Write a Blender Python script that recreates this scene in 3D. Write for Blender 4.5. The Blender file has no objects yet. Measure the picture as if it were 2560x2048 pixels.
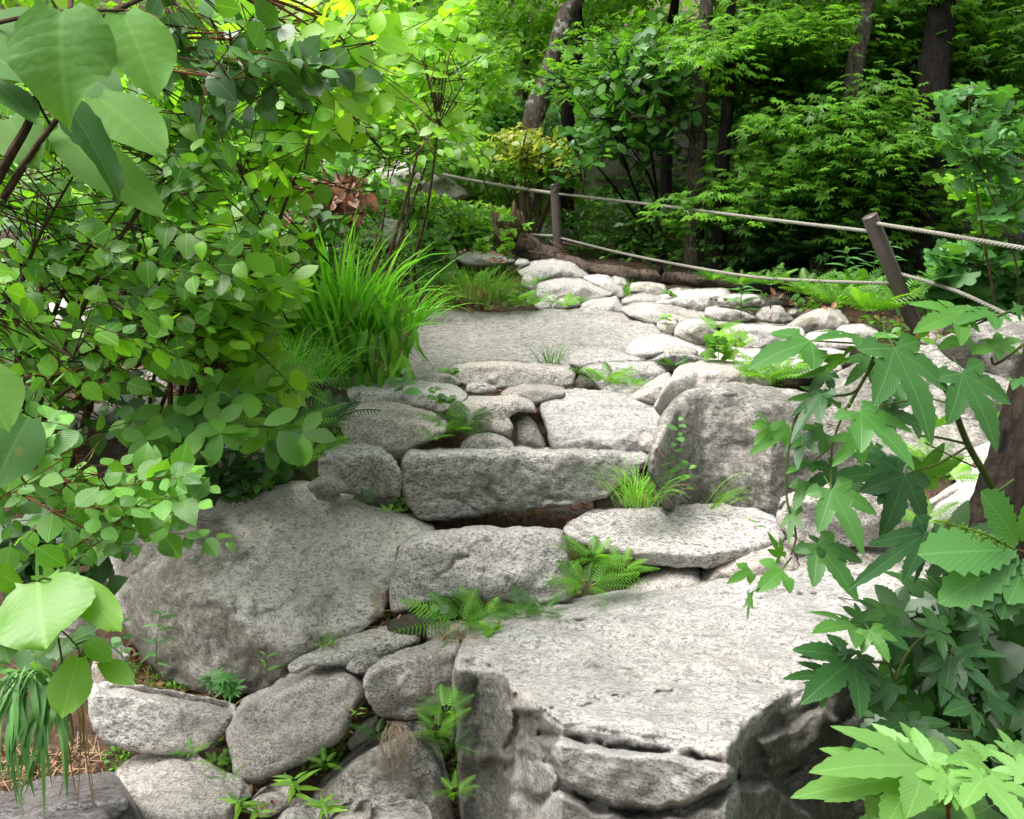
import bpy, math, random
import numpy as np
from mathutils import Vector, noise
from mathutils.geometry import delaunay_2d_cdt

# ------------------------------------------------------------------ camera, sky, sun
SC = bpy.context.scene
COL = SC.collection
W, H = 2560.0, 2048.0
FPX = 2217.0                       # focal length in photograph pixels
PITCH = math.radians(-8.0)
EYE = 1.55
cam_data = bpy.data.cameras.new('camera')
cam = bpy.data.objects.new('camera', cam_data)
COL.objects.link(cam)
cam.location = (0, 0, EYE)
cam.rotation_euler = (math.radians(90) + PITCH, 0, 0)
cam_data.sensor_width = 36
cam_data.lens = 36 * FPX / W
cam_data.clip_start = 0.05
cam_data.clip_end = 500
SC.camera = cam

SUN_EL, SUN_ROT = math.radians(64), math.radians(-110)
world = bpy.data.worlds.new('World')
SC.world = world
world.use_nodes = True
wn = world.node_tree
bg = wn.nodes['Background']
sky = wn.nodes.new('ShaderNodeTexSky')
sky.sky_type = 'NISHITA'
sky.sun_disc = False
sky.sun_elevation = SUN_EL
sky.sun_rotation = SUN_ROT
sky.air_density = 1.0
sky.dust_density = 6.0
hsv = wn.nodes.new('ShaderNodeHueSaturation')
hsv.inputs['Saturation'].default_value = 0.22      # overcast: nearly white cloud light
wn.links.new(sky.outputs[0], hsv.inputs['Color'])
wn.links.new(hsv.outputs[0], bg.inputs[0])
bg.inputs[1].default_value = 0.15
sun_data = bpy.data.lights.new('sun', 'SUN')
sun_data.energy = 1.5
sun_data.angle = math.radians(35)
sun_data.color = (1.0, 0.965, 0.91)
sun = bpy.data.objects.new('sun', sun_data)
COL.objects.link(sun)
# Nishita rotation 0 = sun towards +Y, turning clockwise seen from above
sd = Vector((math.sin(SUN_ROT) * math.cos(SUN_EL), math.cos(SUN_ROT) * math.cos(SUN_EL), math.sin(SUN_EL)))
sun.rotation_euler = sd.to_track_quat('Z', 'Y').to_euler()
sun.location = (0, 0, 30)
SC.view_settings.view_transform = 'Standard'
SC.view_settings.look = 'None'
SC.view_settings.gamma = 1.0
SC.view_settings.exposure = 1.45
SC.cycles.max_bounces = 6
SC.cycles.diffuse_bounces = 4
SC.cycles.glossy_bounces = 2
SC.cycles.transmission_bounces = 5

# ------------------------------------------------------------------ pixel / world helpers
CP, SP = math.cos(PITCH), math.sin(PITCH)
FR = {'D': (0, 0, 1.1874), 'A': (850, 560, .41743), 'B': (1660, 660, .41743), 'C': (0, 1328, .41743),
      'E': (700, 1328, .41743), 'F': (1660, 1328, .41743), 'G': (0, 660, .41743), 'S': (0, 0, 1.0)}

def px(fr, pts):
    x0, y0, s = FR[fr]
    return [(x0 + p[0] * s, y0 + p[1] * s) for p in pts]

def wpt(x, y, d):
    """source pixel + world distance d along +Y -> world point (arrays allowed)"""
    u = (x - W / 2) / FPX
    v = (H / 2 - y) / FPX
    yy = CP - SP * v
    zz = SP + CP * v
    return u * d / yy, d, EYE + zz * d / yy

def P(fr, x, y, d):
    (a, b), = px(fr, [(x, y)])
    X, Y, Z = wpt(a, b, d)
    return Vector((X, Y, Z))

def D(x, y, d):
    return P('D', x, y, d)

def tag(o, label=None, cat=None, group=None, kind=None):
    if label: o['label'] = label
    if cat: o['category'] = cat
    if group: o['group'] = group
    if kind: o['kind'] = kind
    return o

def empty(name, loc, label, cat, group=None):
    o = bpy.data.objects.new(name, None)
    o.empty_display_size = 0.1
    COL.objects.link(o)
    o.location = loc
    return tag(o, label, cat, group)

def link_mesh(name, me, mat, parent=None, origin=None):
    o = bpy.data.objects.new(name, me)
    COL.objects.link(o)
    if parent is not None:
        o.parent = parent
        # geometry is given in world space: cancel the parent's offset
        o.location = -parent.location if origin is None else origin - parent.location
    elif origin is not None:
        o.location = origin
    if mat: me.materials.append(mat)
    return o

def mesh_from(name, verts, loops, starts, totals, smooth=True):
    me = bpy.data.meshes.new(name)
    me.vertices.add(len(verts))
    me.vertices.foreach_set('co', np.ascontiguousarray(verts, dtype=np.float32).ravel())
    me.loops.add(len(loops))
    me.loops.foreach_set('vertex_index', np.ascontiguousarray(loops, dtype=np.int32))
    me.polygons.add(len(starts))
    me.polygons.foreach_set('loop_start', np.ascontiguousarray(starts, dtype=np.int32))
    me.polygons.foreach_set('loop_total', np.ascontiguousarray(totals, dtype=np.int32))
    if smooth:
        me.polygons.foreach_set('use_smooth', np.ones(len(starts), dtype=bool))
    me.update(calc_edges=True)
    return me

# ------------------------------------------------------------------ materials
class NT:
    def __init__(s, name):
        s.m = bpy.data.materials.new(name)
        s.m.use_nodes = True
        s.t = s.m.node_tree
        s.t.nodes.clear()
        s.out = s.n('ShaderNodeOutputMaterial')
    def n(s, typ, **kw):
        nd = s.t.nodes.new(typ)
        for k, v in kw.items():
            if k.startswith('_'): setattr(nd, k[1:], v)
        for k, v in kw.items():
            if not k.startswith('_'):
                i = nd.inputs[int(k[1:])] if k[0] == 'i' and k[1:].isdigit() else nd.inputs[k.replace('__', ' ')]
                if hasattr(v, 'is_output') or isinstance(v, bpy.types.NodeSocket): s.t.links.new(v, i)
                else: i.default_value = v
        return nd
    def noise(s, vec, scale, detail=4, rough=.6, dist=0.0, out=0):
        return s.n('ShaderNodeTexNoise', Vector=vec, Scale=scale, Detail=detail, Roughness=rough, Distortion=dist).outputs[out]
    def ramp(s, fac, stops):
        r = s.n('ShaderNodeValToRGB', Fac=fac)
        el = r.color_ramp.elements
        el[0].position, el[1].position = stops[0][0], stops[-1][0]
        for p, c in stops[1:-1]: el.new(p)
        for e, (p, c) in zip(sorted(el, key=lambda e: e.position), stops):
            e.color = (c, c, c, 1) if not isinstance(c, tuple) else (*c, 1)
        return r.outputs[0]
    def mix(s, fac, a, b, mode='MIX'):
        m = s.n('ShaderNodeMix', _data_type='RGBA', _blend_type=mode)
        for i, v in ((0, fac), (6, a), (7, b)):
            if isinstance(v, bpy.types.NodeSocket): s.t.links.new(v, m.inputs[i])
            else: m.inputs[i].default_value = (*v, 1) if isinstance(v, tuple) and len(v) == 3 else v
        return m.outputs[2]
    def math(s, op, a, b=0.5, c=None):
        m = s.n('ShaderNodeMath', _operation=op)
        for i, v in enumerate((a, b) if c is None else (a, b, c)):
            if isinstance(v, bpy.types.NodeSocket): s.t.links.new(v, m.inputs[i])
            else: m.inputs[i].default_value = v
        return m.outputs[0]
    def done(s, shader):
        s.t.links.new(shader, s.out.inputs[0])
        return s.m

def granite(name, light=(.50, .485, .46), dark=(.10, .095, .085), grain=.5, moss=0.0, mosscol=(.10, .105, .06), lichen=.0, rough=.85, streak=0.0, gs=52, stain=None):
    t = NT(name)
    tc = t.n('ShaderNodeTexCoord').outputs['Object']
    info = t.n('ShaderNodeObjectInfo').outputs['Random']
    off = t.n('ShaderNodeVectorMath', _operation='ADD', i0=tc)
    t.t.links.new(t.n('ShaderNodeCombineXYZ', X=t.math('MULTIPLY', info, 17.0), Y=t.math('MULTIPLY', info, 9.0)).outputs[0], off.inputs[1])
    v = off.outputs[0]
    mp = t.n('ShaderNodeMapping', Vector=v, Scale=(1, 1, 2.6), Rotation=(.3, .5, .2)).outputs[0]
    g = t.noise(mp, gs, 6, .88, .6)
    gm = t.ramp(g, [(grain - .06, 0.0), (grain - .015, .6), (grain + .03, 1.0)])
    col = t.mix(gm, dark, light)
    # pinkish feldspar and pale quartz in larger mottles
    m2 = t.noise(v, 9, 5, .65)
    col = t.mix(t.ramp(m2, [(.42, 0.0), (.66, .35)]), col, tuple(min(1, c * f) for c, f in zip(light, (1.08, 1.02, .98))))
    g2 = t.noise(v, 120, 3, .7)
    col = t.mix(t.ramp(g2, [(.38, .75), (.47, 0.0)]), col, tuple(c * .8 for c in dark))
    s1 = t.noise(v, 3.1, 7, .72, .4)
    col = t.mix(t.ramp(s1, [(.38, .42), (.56, 0.0)]), col, tuple(c * .42 for c in light))
    if streak:
        ms = t.n('ShaderNodeMapping', Vector=v, Scale=(1.2, 5, 30)).outputs[0]
        s2 = t.noise(ms, 2.5, 6, .75, .3)
        col = t.mix(t.ramp(s2, [(.36, streak), (.5, 0.0)]), col, tuple(c * .3 for c in light))
    if moss:
        mo = t.noise(v, 2.1, 8, .74, .5)
        c = .5 + (0.5 - moss) * .35
        fm = t.ramp(mo, [(c - .03, 0.0), (c + .04, .8)])
        fm = t.math('MULTIPLY', fm, t.ramp(t.noise(v, 45, 3, .7), [(.3, .45), (.6, 1.0)]))
        col = t.mix(fm, col, mosscol)
    if lichen:
        vo = t.n('ShaderNodeTexVoronoi', Vector=t.n('ShaderNodeMixRGB', Fac=.08, Color1=v, Color2=t.noise(v, 14, 3, .6, out=1)).outputs[0], Scale=9).outputs[0]
        fl = t.math('MULTIPLY', t.ramp(vo, [(.24, 1.0), (.30, 0.0)]), t.ramp(t.noise(v, 4, 3), [(.5, 0.0), (.58, lichen)]))
        col = t.mix(fl, col, (.36, .40, .30))
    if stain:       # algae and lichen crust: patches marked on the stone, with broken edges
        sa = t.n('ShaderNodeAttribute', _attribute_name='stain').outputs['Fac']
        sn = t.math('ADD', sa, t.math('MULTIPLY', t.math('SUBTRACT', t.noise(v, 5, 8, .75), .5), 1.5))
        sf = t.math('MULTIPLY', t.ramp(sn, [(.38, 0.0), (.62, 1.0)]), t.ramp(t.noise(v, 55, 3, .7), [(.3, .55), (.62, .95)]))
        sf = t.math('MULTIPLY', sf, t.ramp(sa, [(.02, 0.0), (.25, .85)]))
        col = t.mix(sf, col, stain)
    r2 = t.math('FRACT', t.math('MULTIPLY', info, 7.31))
    col = t.mix(t.math('MULTIPLY', r2, .9), t.mix(1.0, col, (1.03, 1.0, .985), 'MULTIPLY'), t.mix(1.0, col, (1.04, .995, .965), 'MULTIPLY'))
    col = t.mix(t.ramp(t.noise(v, 1.1, 4, .6), [(.48, 0.0), (.72, .25)]), col, t.mix(1.0, col, (1.1, .95, .82), 'MULTIPLY'))
    hs = t.n('ShaderNodeHueSaturation', Color=col, Value=t.math('MULTIPLY_ADD', info, .30, .80))
    b1 = t.n('ShaderNodeBump', Strength=.8, Distance=.015, Height=t.noise(v, 24, 8, .75)).outputs[0]
    b2 = t.n('ShaderNodeBump', Strength=.5, Distance=.006, Height=g, Normal=b1).outputs[0]
    bs = t.n('ShaderNodeBsdfPrincipled', Base__Color=hs.outputs[0], Roughness=rough, Normal=b2)
    bs.inputs['Specular IOR Level'].default_value = .3
    return t.done(bs.outputs[0])

def leafmat(name, c1, c2, trans=.4, rough=.38, veins=.0, tcol=None, spots=0.0, spec=.5, vb=.5):
    """c1..c2: range of the leaves' own colour, picked per leaf"""
    t = NT(name)
    at = t.n('ShaderNodeAttribute', _attribute_name='tint').outputs['Color']
    sep = t.n('ShaderNodeSeparateColor', Color=at)
    r, g = sep.outputs[0], sep.outputs[1]
    col = t.mix(r, c1, c2)
    uv = t.n('ShaderNodeUVMap').outputs[0]
    sx = t.n('ShaderNodeSeparateXYZ', Vector=uv)
    u, v = sx.outputs[0], sx.outputs[1]
    nrm = None
    if veins:
        au = t.math('ABSOLUTE', t.math('SUBTRACT', u, .5))
        mid = t.ramp(au, [(.012, 1.0), (.035, 0.0)])
        ph = t.math('SUBTRACT', t.math('MULTIPLY', v, 11.0), t.math('MULTIPLY', au, 9.0))
        saw = t.math('ABSOLUTE', t.math('SUBTRACT', t.math('FRACT', ph), .5))
        side = t.ramp(saw, [(.015, 1.0), (.07, 0.0)])
        vv = t.math('MAXIMUM', mid, t.math('MULTIPLY', side, .55))
        col = t.mix(t.math('MULTIPLY', vv, veins), col, tuple(min(1, c * 1.3 + .05) for c in c2))
        nrm = t.n('ShaderNodeBump', Strength=vb, Distance=.002, Height=t.math('ADD', t.math('MULTIPLY', saw, 1.0), t.math('MULTIPLY', mid, -.5))).outputs[0]
    hs = t.n('ShaderNodeHueSaturation', Color=col, Value=t.math('MULTIPLY_ADD', g, .6, .7))
    col = hs.outputs[0]
    if spots:
        tc = t.n('ShaderNodeTexCoord').outputs['Object']
        col = t.mix(t.ramp(t.noise(tc, 30, 3), [(.66, 0.0), (.72, spots)]), col, (.25, .12, .03))
    bs = t.n('ShaderNodeBsdfPrincipled', Base__Color=col, Roughness=rough)
    bs.inputs['Specular IOR Level'].default_value = spec
    if nrm is not None: t.t.links.new(nrm, bs.inputs['Normal'])
    tr = t.n('ShaderNodeBsdfTranslucent', Color=t.mix(1.0, col, tcol or (1.7, 1.75, .55), 'MULTIPLY'))
    ms = t.n('ShaderNodeMixShader', Fac=trans)
    t.t.links.new(bs.outputs[0], ms.inputs[1])
    t.t.links.new(tr.outputs[0], ms.inputs[2])
    return t.done(ms.outputs[0])

def bark(name, c1, c2, scale=14, lichen=0.0, lcol=(.34, .36, .30), stretch=.22, rough=.9):
    t = NT(name)
    tc = t.n('ShaderNodeTexCoord').outputs['Object']
    mp = t.n('ShaderNodeMapping', Vector=tc, Scale=(1, 1, stretch)).outputs[0]
    n1 = t.noise(mp, scale * 2, 7, .75, .8)
    col = t.mix(t.ramp(n1, [(.36, 0.0), (.62, 1.0)]), c1, c2)
    if lichen:
        col = t.mix(t.ramp(t.noise(tc, 7, 5, .7), [(.56, 0.0), (.62, lichen)]), col, lcol)
    b = t.n('ShaderNodeBump', Strength=.9, Distance=.03, Height=n1).outputs[0]
    bs = t.n('ShaderNodeBsdfPrincipled', Base__Color=col, Roughness=rough, Normal=b)
    bs.inputs['Specular IOR Level'].default_value = .12
    return t.done(bs.outputs[0])

# ------------------------------------------------------------------ rocks
def smooth_closed(pts, step):
    """Catmull-Rom through the traced points, resampled every `step` px"""
    p = np.array(pts, float)
    n = len(p)
    out = []
    for i in range(n):
        p0, p1, p2, p3 = p[i - 1], p[i], p[(i + 1) % n], p[(i + 2) % n]
        L = np.linalg.norm(p2 - p1)
        k = max(1, int(L / step))
        for j in range(k):
            t = j / k
            a = .5 * ((2 * p1) + (-p0 + p2) * t + (2 * p0 - 5 * p1 + 4 * p2 - p3) * t * t + (-p0 + 3 * p1 - 3 * p2 + p3) * t ** 3)
            lin = p1 + (p2 - p1) * t
            out.append(.4 * a + .6 * lin)
    return np.array(out)

def inside(poly, q):
    x, y = q[:, 0], q[:, 1]
    c = np.zeros(len(q), bool)
    j = len(poly) - 1
    for i in range(len(poly)):
        xi, yi = poly[i]; xj, yj = poly[j]
        cr = ((yi > y) != (yj > y))
        with np.errstate(divide='ignore', invalid='ignore'):
            c ^= cr & (x < (xj - xi) * (y - yi) / (yj - yi + 1e-12) + xi)
        j = i
    return c

def segdist(poly, q, closed=True):
    a = poly
    b = np.roll(poly, -1, 0)
    if not closed: a, b = poly[:-1], poly[1:]
    best = np.full(len(q), 1e9)
    for s in range(len(a)):
        ab = b[s] - a[s]
        L = (ab ** 2).sum() + 1e-9
        t = np.clip(((q - a[s]) @ ab) / L, 0, 1)
        d = ((q - (a[s] + t[:, None] * ab)) ** 2).sum(1)
        np.minimum(best, d, out=best)
    return np.sqrt(best)

ROCKN = [0]
def rock(fr, label, d, pts, mat, top=.12, td=.25, lean=.22, rr=None, lump=.5, ridge=None, cracks=(), bumps=(), stains=(), thick=None, step=6.0,
         name='rock', cat='rock', group='granite stones of the trail', facets=1.0, gx=0.0, rnd=1.0, wr=None):
    """pts: traced outline. d: distance of the ridge between top face and front face.
    top: share of the height that is the top face, td: how deep that face runs back (m), lean: how far the
    foot of the front stands forward of the ridge (share of height), gx: turn about the vertical (m per m)."""
    ROCKN[0] += 1
    rs = np.random.RandomState(ROCKN[0] * 7 + 3)
    out = smooth_closed(px(fr, pts), step)
    nn = np.array([noise.noise(Vector((p[0] * .025, p[1] * .025, ROCKN[0]))) for p in out])
    nn2 = np.array([noise.noise(Vector((p[0] * .09, p[1] * .09, ROCKN[0] + 5))) for p in out])
    tn = np.roll(out, -1, 0) - np.roll(out, 1, 0)
    tn /= np.linalg.norm(tn, axis=1)[:, None] + 1e-9
    nr = np.stack([tn[:, 1], -tn[:, 0]], 1)
    mn, mx = out.min(0), out.max(0)
    wh = mx - mn
    sz = min(wh)
    out = out + nr * (nn * min(7, sz * .05) + nn2 * min(2.6, sz * .022))[:, None]
    mn, mx = out.min(0), out.max(0)
    gx_, gy_ = np.meshgrid(np.arange(mn[0] + step * .5, mx[0], step), np.arange(mn[1] + step * .5, mx[1], step * .9))
    gx_ = gx_ + (np.arange(gx_.shape[0]) % 2)[:, None] * step * .5
    q = np.stack([gx_.ravel(), gy_.ravel()], 1)
    q += rs.uniform(-.2, .2, q.shape) * step
    q = q[inside(out, q)]
    dist = segdist(out, q)
    q = q[dist > step * .55]
    nb = len(out)
    allp = np.concatenate([out, q])
    r = delaunay_2d_cdt([Vector(p) for p in allp], [(i, (i + 1) % nb) for i in range(nb)], [], 1, 1e-4)
    vv = np.array([(v.x, v.y) for v in r[0]])
    tri = np.array([f for f in r[2] if len(f) == 3])
    orig = r[3]
    isb = np.array([any(o < nb for o in og) for og in orig])
    # depth
    mpp = d / FPX
    hp = mx[1] - mn[1]
    bins = np.arange(mn[0], mx[0] + 8, 8)
    if ridge is None:
        up = np.full(len(bins), np.nan)
        idx = np.clip(((out[:, 0] - mn[0]) / 8).round().astype(int), 0, len(bins) - 1)
        for k in range(len(bins)):
            s = out[idx == k, 1]
            if len(s): up[k] = s.min()
        ok = ~np.isnan(up)
        up = np.interp(bins, bins[ok], up[ok])
        ker = np.ones(5) / 5
        up = np.convolve(np.pad(up, 2, 'edge'), ker, 'valid')
        up = up + top * hp
        ry = np.interp(vv[:, 0], bins, up)
    else:
        rd = np.array(px(fr, ridge))
        ry = np.interp(vv[:, 0], rd[:, 0], rd[:, 1])
    ry = ry + np.array([noise.noise(Vector((x * (.02 if ridge is None else .012), ROCKN[0] * 3.3, 1))) for x in vv[:, 0]]) * min(hp * .03, 6)
    toph = max(4.0, (ry.mean() - mn[1]) if ridge is not None else top * hp)
    dy = ry - vv[:, 1]
    w = wr if wr is not None else max(2.0, hp * .03)
    pos = .5 * (dy + np.sqrt(dy * dy + w * w))
    neg = .5 * (-dy + np.sqrt(dy * dy + w * w))
    if ridge is not None:      # one even top face; the front face follows its edge
        pos = pos + (ry.mean() - ry)
    dep = d + td / toph * pos - lean * mpp * neg + gx * mpp * (vv[:, 0] - (mn[0] + mx[0]) / 2)
    # facets: chips of a broken stone
    cx = (mn + mx) / 2
    if facets:
        rec = np.zeros(len(vv))
        for k in range(10):
            a = rs.uniform(0, 2 * math.pi)
            c = cx + wh * .5 * np.array([math.cos(a), math.sin(a)]) * rs.uniform(.25, .8)
            s = (vv - c) @ np.array([math.cos(a), math.sin(a)])
            sl = rs.uniform(.2, .75) * facets
            s = .5 * (s + np.sqrt(s * s + 9))
            rec = rec + s * mpp * sl * .8
        cap = sz * mpp * .16
        dep = dep + cap * np.tanh(rec / cap)
    # rounded edge
    db = segdist(out, vv)
    R = rr if rr is not None else min(24, max(5, sz * .11))
    t = np.clip(db / R, 0, 1)
    rnd_ = (1 - np.sqrt(np.clip(1 - (1 - t) ** 2.4, 0, 1)))
    dep = dep + rnd_ * R * mpp * rnd * .9
    X, Y, Z = wpt(vv[:, 0], vv[:, 1], dep)
    pos3 = np.stack([X, Y, Z], 1)
    seed = Vector((ROCKN[0] * 5.1, 0, 0))
    size_m = sz * mpp
    n1 = np.array([noise.fractal(Vector(p) * (2.2 / max(.18, size_m)) * .6 + seed, .9, 2.1, 4) for p in pos3])
    n2 = np.array([noise.ridged_multi_fractal(Vector(p) * 14 + seed, .8, 2.2, 3, 1.0, 2.0) for p in pos3])
    disp = -n1 * size_m * .06 * lump - (n2 - 1.2) * .007 * min(1.6, d / 3)
    n3 = np.array([noise.fractal(Vector(p) * 6.5 + seed, .8, 2.2, 3) for p in pos3])
    disp = disp - n3 * .011 * (1 + 1.6 * (vv[:, 1] < ry)) * min(1.5, size_m / .25)
    for ck in cracks:
        cpts, cw, cd = ck
        wv = np.array([(noise.noise(Vector((x * .03, y * .03, 7.7))) * 16 + noise.noise(Vector((x * .11, y * .11, 3.1))) * 5, noise.noise(Vector((x * .03, y * .03, 1.9))) * 12 + noise.noise(Vector((x * .11, y * .11, 9.1))) * 5) for x, y in vv])
        cd_ = segdist(np.array(px(fr, cpts)), vv + wv, closed=False)
        dm = np.clip(.75 + 1.3 * np.array([noise.noise(Vector((x * .02, y * .02, 4.4 + cw))) for x, y in vv]), .1, 1.3)
        disp = disp + np.exp(-(cd_ / cw) ** 2) * cd * dm
    def region(poly, soft):
        pg = np.array(px(fr, poly))
        w2 = vv + np.array([(noise.noise(Vector((x * .02, y * .02, 2.7))) * 14, noise.noise(Vector((x * .02, y * .02, 8.9))) * 14) for x, y in vv])
        sd_ = segdist(pg, w2) * np.where(inside(pg, w2), 1, -1)
        return np.clip(.5 + sd_ / (2 * soft), 0, 1)
    for poly, off, soft in bumps:
        m = region(poly, soft)
        disp = disp + m * m * (3 - 2 * m) * off
    disp *= np.clip(db / 8, 0, 1) * .9 + .1
    dep = dep + disp
    X, Y, Z = wpt(vv[:, 0], vv[:, 1], dep)
    front = np.stack([X, Y, Z], 1)
    th = thick if thick is not None else max(.14, .75 * size_m)
    tb = np.clip(db / (sz * .45), 0, 1)
    bd = dep * 0 + dep + th * np.sqrt(np.clip(1 - (1 - tb) ** 2.6, 0, 1)) * (0.85)
    # the back keeps the world size of the front instead of widening with distance
    bx = front[:, 0]; bz = front[:, 2]
    back = np.stack([bx, bd, bz - (bd - dep) * .15], 1)
    n = len(vv)
    bi = np.arange(n) + n
    bi[isb] = np.arange(n)[isb]
    # orient the front towards the camera
    a, b, c = vv[tri[:, 0]], vv[tri[:, 1]], vv[tri[:, 2]]
    cr = (b[:, 0] - a[:, 0]) * (c[:, 1] - a[:, 1]) - (b[:, 1] - a[:, 1]) * (c[:, 0] - a[:, 0])
    tri[cr > 0] = tri[cr > 0][:, ::-1]
    allv = np.concatenate([front, back])
    faces = np.concatenate([tri, bi[tri[:, ::-1]]])
    used = np.unique(faces)
    remap = np.full(len(allv), -1)
    remap[used] = np.arange(len(used))
    allv = allv[used]; faces = remap[faces]
    org = Vector(((allv[:, 0].min() + allv[:, 0].max()) / 2, float(allv[:, 1].mean()), allv[:, 2].min()))
    allv = allv - np.array(org)
    me = mesh_from(name, allv, faces.ravel(), np.arange(len(faces)) * 3, np.full(len(faces), 3))
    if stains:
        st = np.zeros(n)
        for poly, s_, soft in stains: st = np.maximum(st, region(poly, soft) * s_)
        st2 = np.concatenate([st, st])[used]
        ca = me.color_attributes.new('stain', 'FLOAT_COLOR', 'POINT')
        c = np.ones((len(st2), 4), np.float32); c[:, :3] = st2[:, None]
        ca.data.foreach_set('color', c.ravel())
    o = link_mesh(name, me, mat, None, org)
    return tag(o, label, cat, group)

# ------------------------------------------------------------------ tubes
class Tubes:
    def __init__(s): s.v, s.f, s.n = [], [], 0
    def add(s, pts, r0, r1=None, sides=6, wob=0.0, cap=True):
        pts = [Vector(p) for p in pts]
        r1 = r0 if r1 is None else r1
        n = len(pts)
        ref = Vector((.13, .21, 1)).normalized()
        up = None
        base = s.n
        rads = r0 if isinstance(r0, (list, tuple)) else [r0 + (r1 - r0) * i / (n - 1) for i in range(n)]
        for i, p in enumerate(pts):
            t = (pts[min(i + 1, n - 1)] - pts[max(i - 1, 0)]).normalized()
            if up is None:
                up = t.orthogonal().normalized()
            up = (up - t * up.dot(t))
            up = up.normalized() if up.length > 1e-6 else t.orthogonal().normalized()
            sd_ = t.cross(up)
            for k in range(sides):
                a = 2 * math.pi * k / sides
                rr_ = rads[i] * (1 + (noise.noise(Vector((p.x * 9 + k * 3.7, p.y * 9, p.z * 4))) * wob if wob else 0))
                s.v.append(p + (up * math.cos(a) + sd_ * math.sin(a)) * rr_)
            if i:
                for k in range(sides):
                    k2 = (k + 1) % sides
                    b0 = base + (i - 1) * sides; b1 = base + i * sides
                    s.f.append((b0 + k, b0 + k2, b1 + k2, b1 + k))
        if cap:
            s.f.append(tuple(base + k for k in reversed(range(sides))))
            s.f.append(tuple(base + (n - 1) * sides + k for k in range(sides)))
        s.n = len(s.v)
    def build(s, name, mat, parent=None, origin=None):
        if not s.v: return None
        me = bpy.data.meshes.new(name)
        o_ = Vector((0, 0, 0)) if origin is None else origin
        me.from_pydata([v - o_ for v in s.v], [], s.f)
        me.polygons.foreach_set('use_smooth', np.ones(len(me.polygons), bool))
        return link_mesh(name, me, mat, parent, origin)

def curve(pts, n=8):
    """smooth polyline through points"""
    pts = [Vector(p) for p in pts]
    if len(pts) == 2: return [pts[0].lerp(pts[1], i / n) for i in range(n + 1)]
    out = []
    for i in range(len(pts) - 1):
        p0 = pts[max(i - 1, 0)]; p1 = pts[i]; p2 = pts[i + 1]; p3 = pts[min(i + 2, len(pts) - 1)]
        for j in range(n):
            t = j / n
            out.append(.5 * ((2 * p1) + (-p0 + p2) * t + (2 * p0 - 5 * p1 + 4 * p2 - p3) * t * t + (-p0 + 3 * p1 - 3 * p2 + p3) * t ** 3))
    out.append(pts[-1])
    return out
# ------------------------------------------------------------------ granite
G_PALE = granite('pale_granite', light=(.61, .60, .59), dark=(.10, .098, .095), grain=.492, gs=60)
G_GREY = granite('grey_granite', light=(.56, .555, .54), dark=(.08, .078, .072), grain=.50, moss=.30, gs=42)
G_PINK = granite('pinkish_granite', light=(.57, .548, .525), dark=(.10, .09, .08), grain=.495, moss=.2, gs=75)
G_MOSS = granite('mossy_granite', light=(.60, .59, .56), dark=(.085, .08, .07), grain=.49, moss=.42, mosscol=(.115, .11, .08), lichen=.7, gs=34)
G_SLAB = granite('streaked_granite', light=(.51, .51, .505), dark=(.12, .118, .115), grain=.475, moss=.08, streak=.55)
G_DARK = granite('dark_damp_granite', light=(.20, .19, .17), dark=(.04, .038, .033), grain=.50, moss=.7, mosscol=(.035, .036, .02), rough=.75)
G_SPOT = granite('blotched_granite', light=(.30, .285, .26), dark=(.04, .038, .03), grain=.50, moss=.6, mosscol=(.045, .05, .028), lichen=.25, gs=40)
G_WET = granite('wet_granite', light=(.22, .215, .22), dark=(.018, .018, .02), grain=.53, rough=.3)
G_BLOCK = granite('lichened_granite', light=(.52, .51, .485), dark=(.07, .068, .06), grain=.50, moss=.58, mosscol=(.10, .10, .085), lichen=.5, gs=36)

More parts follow.
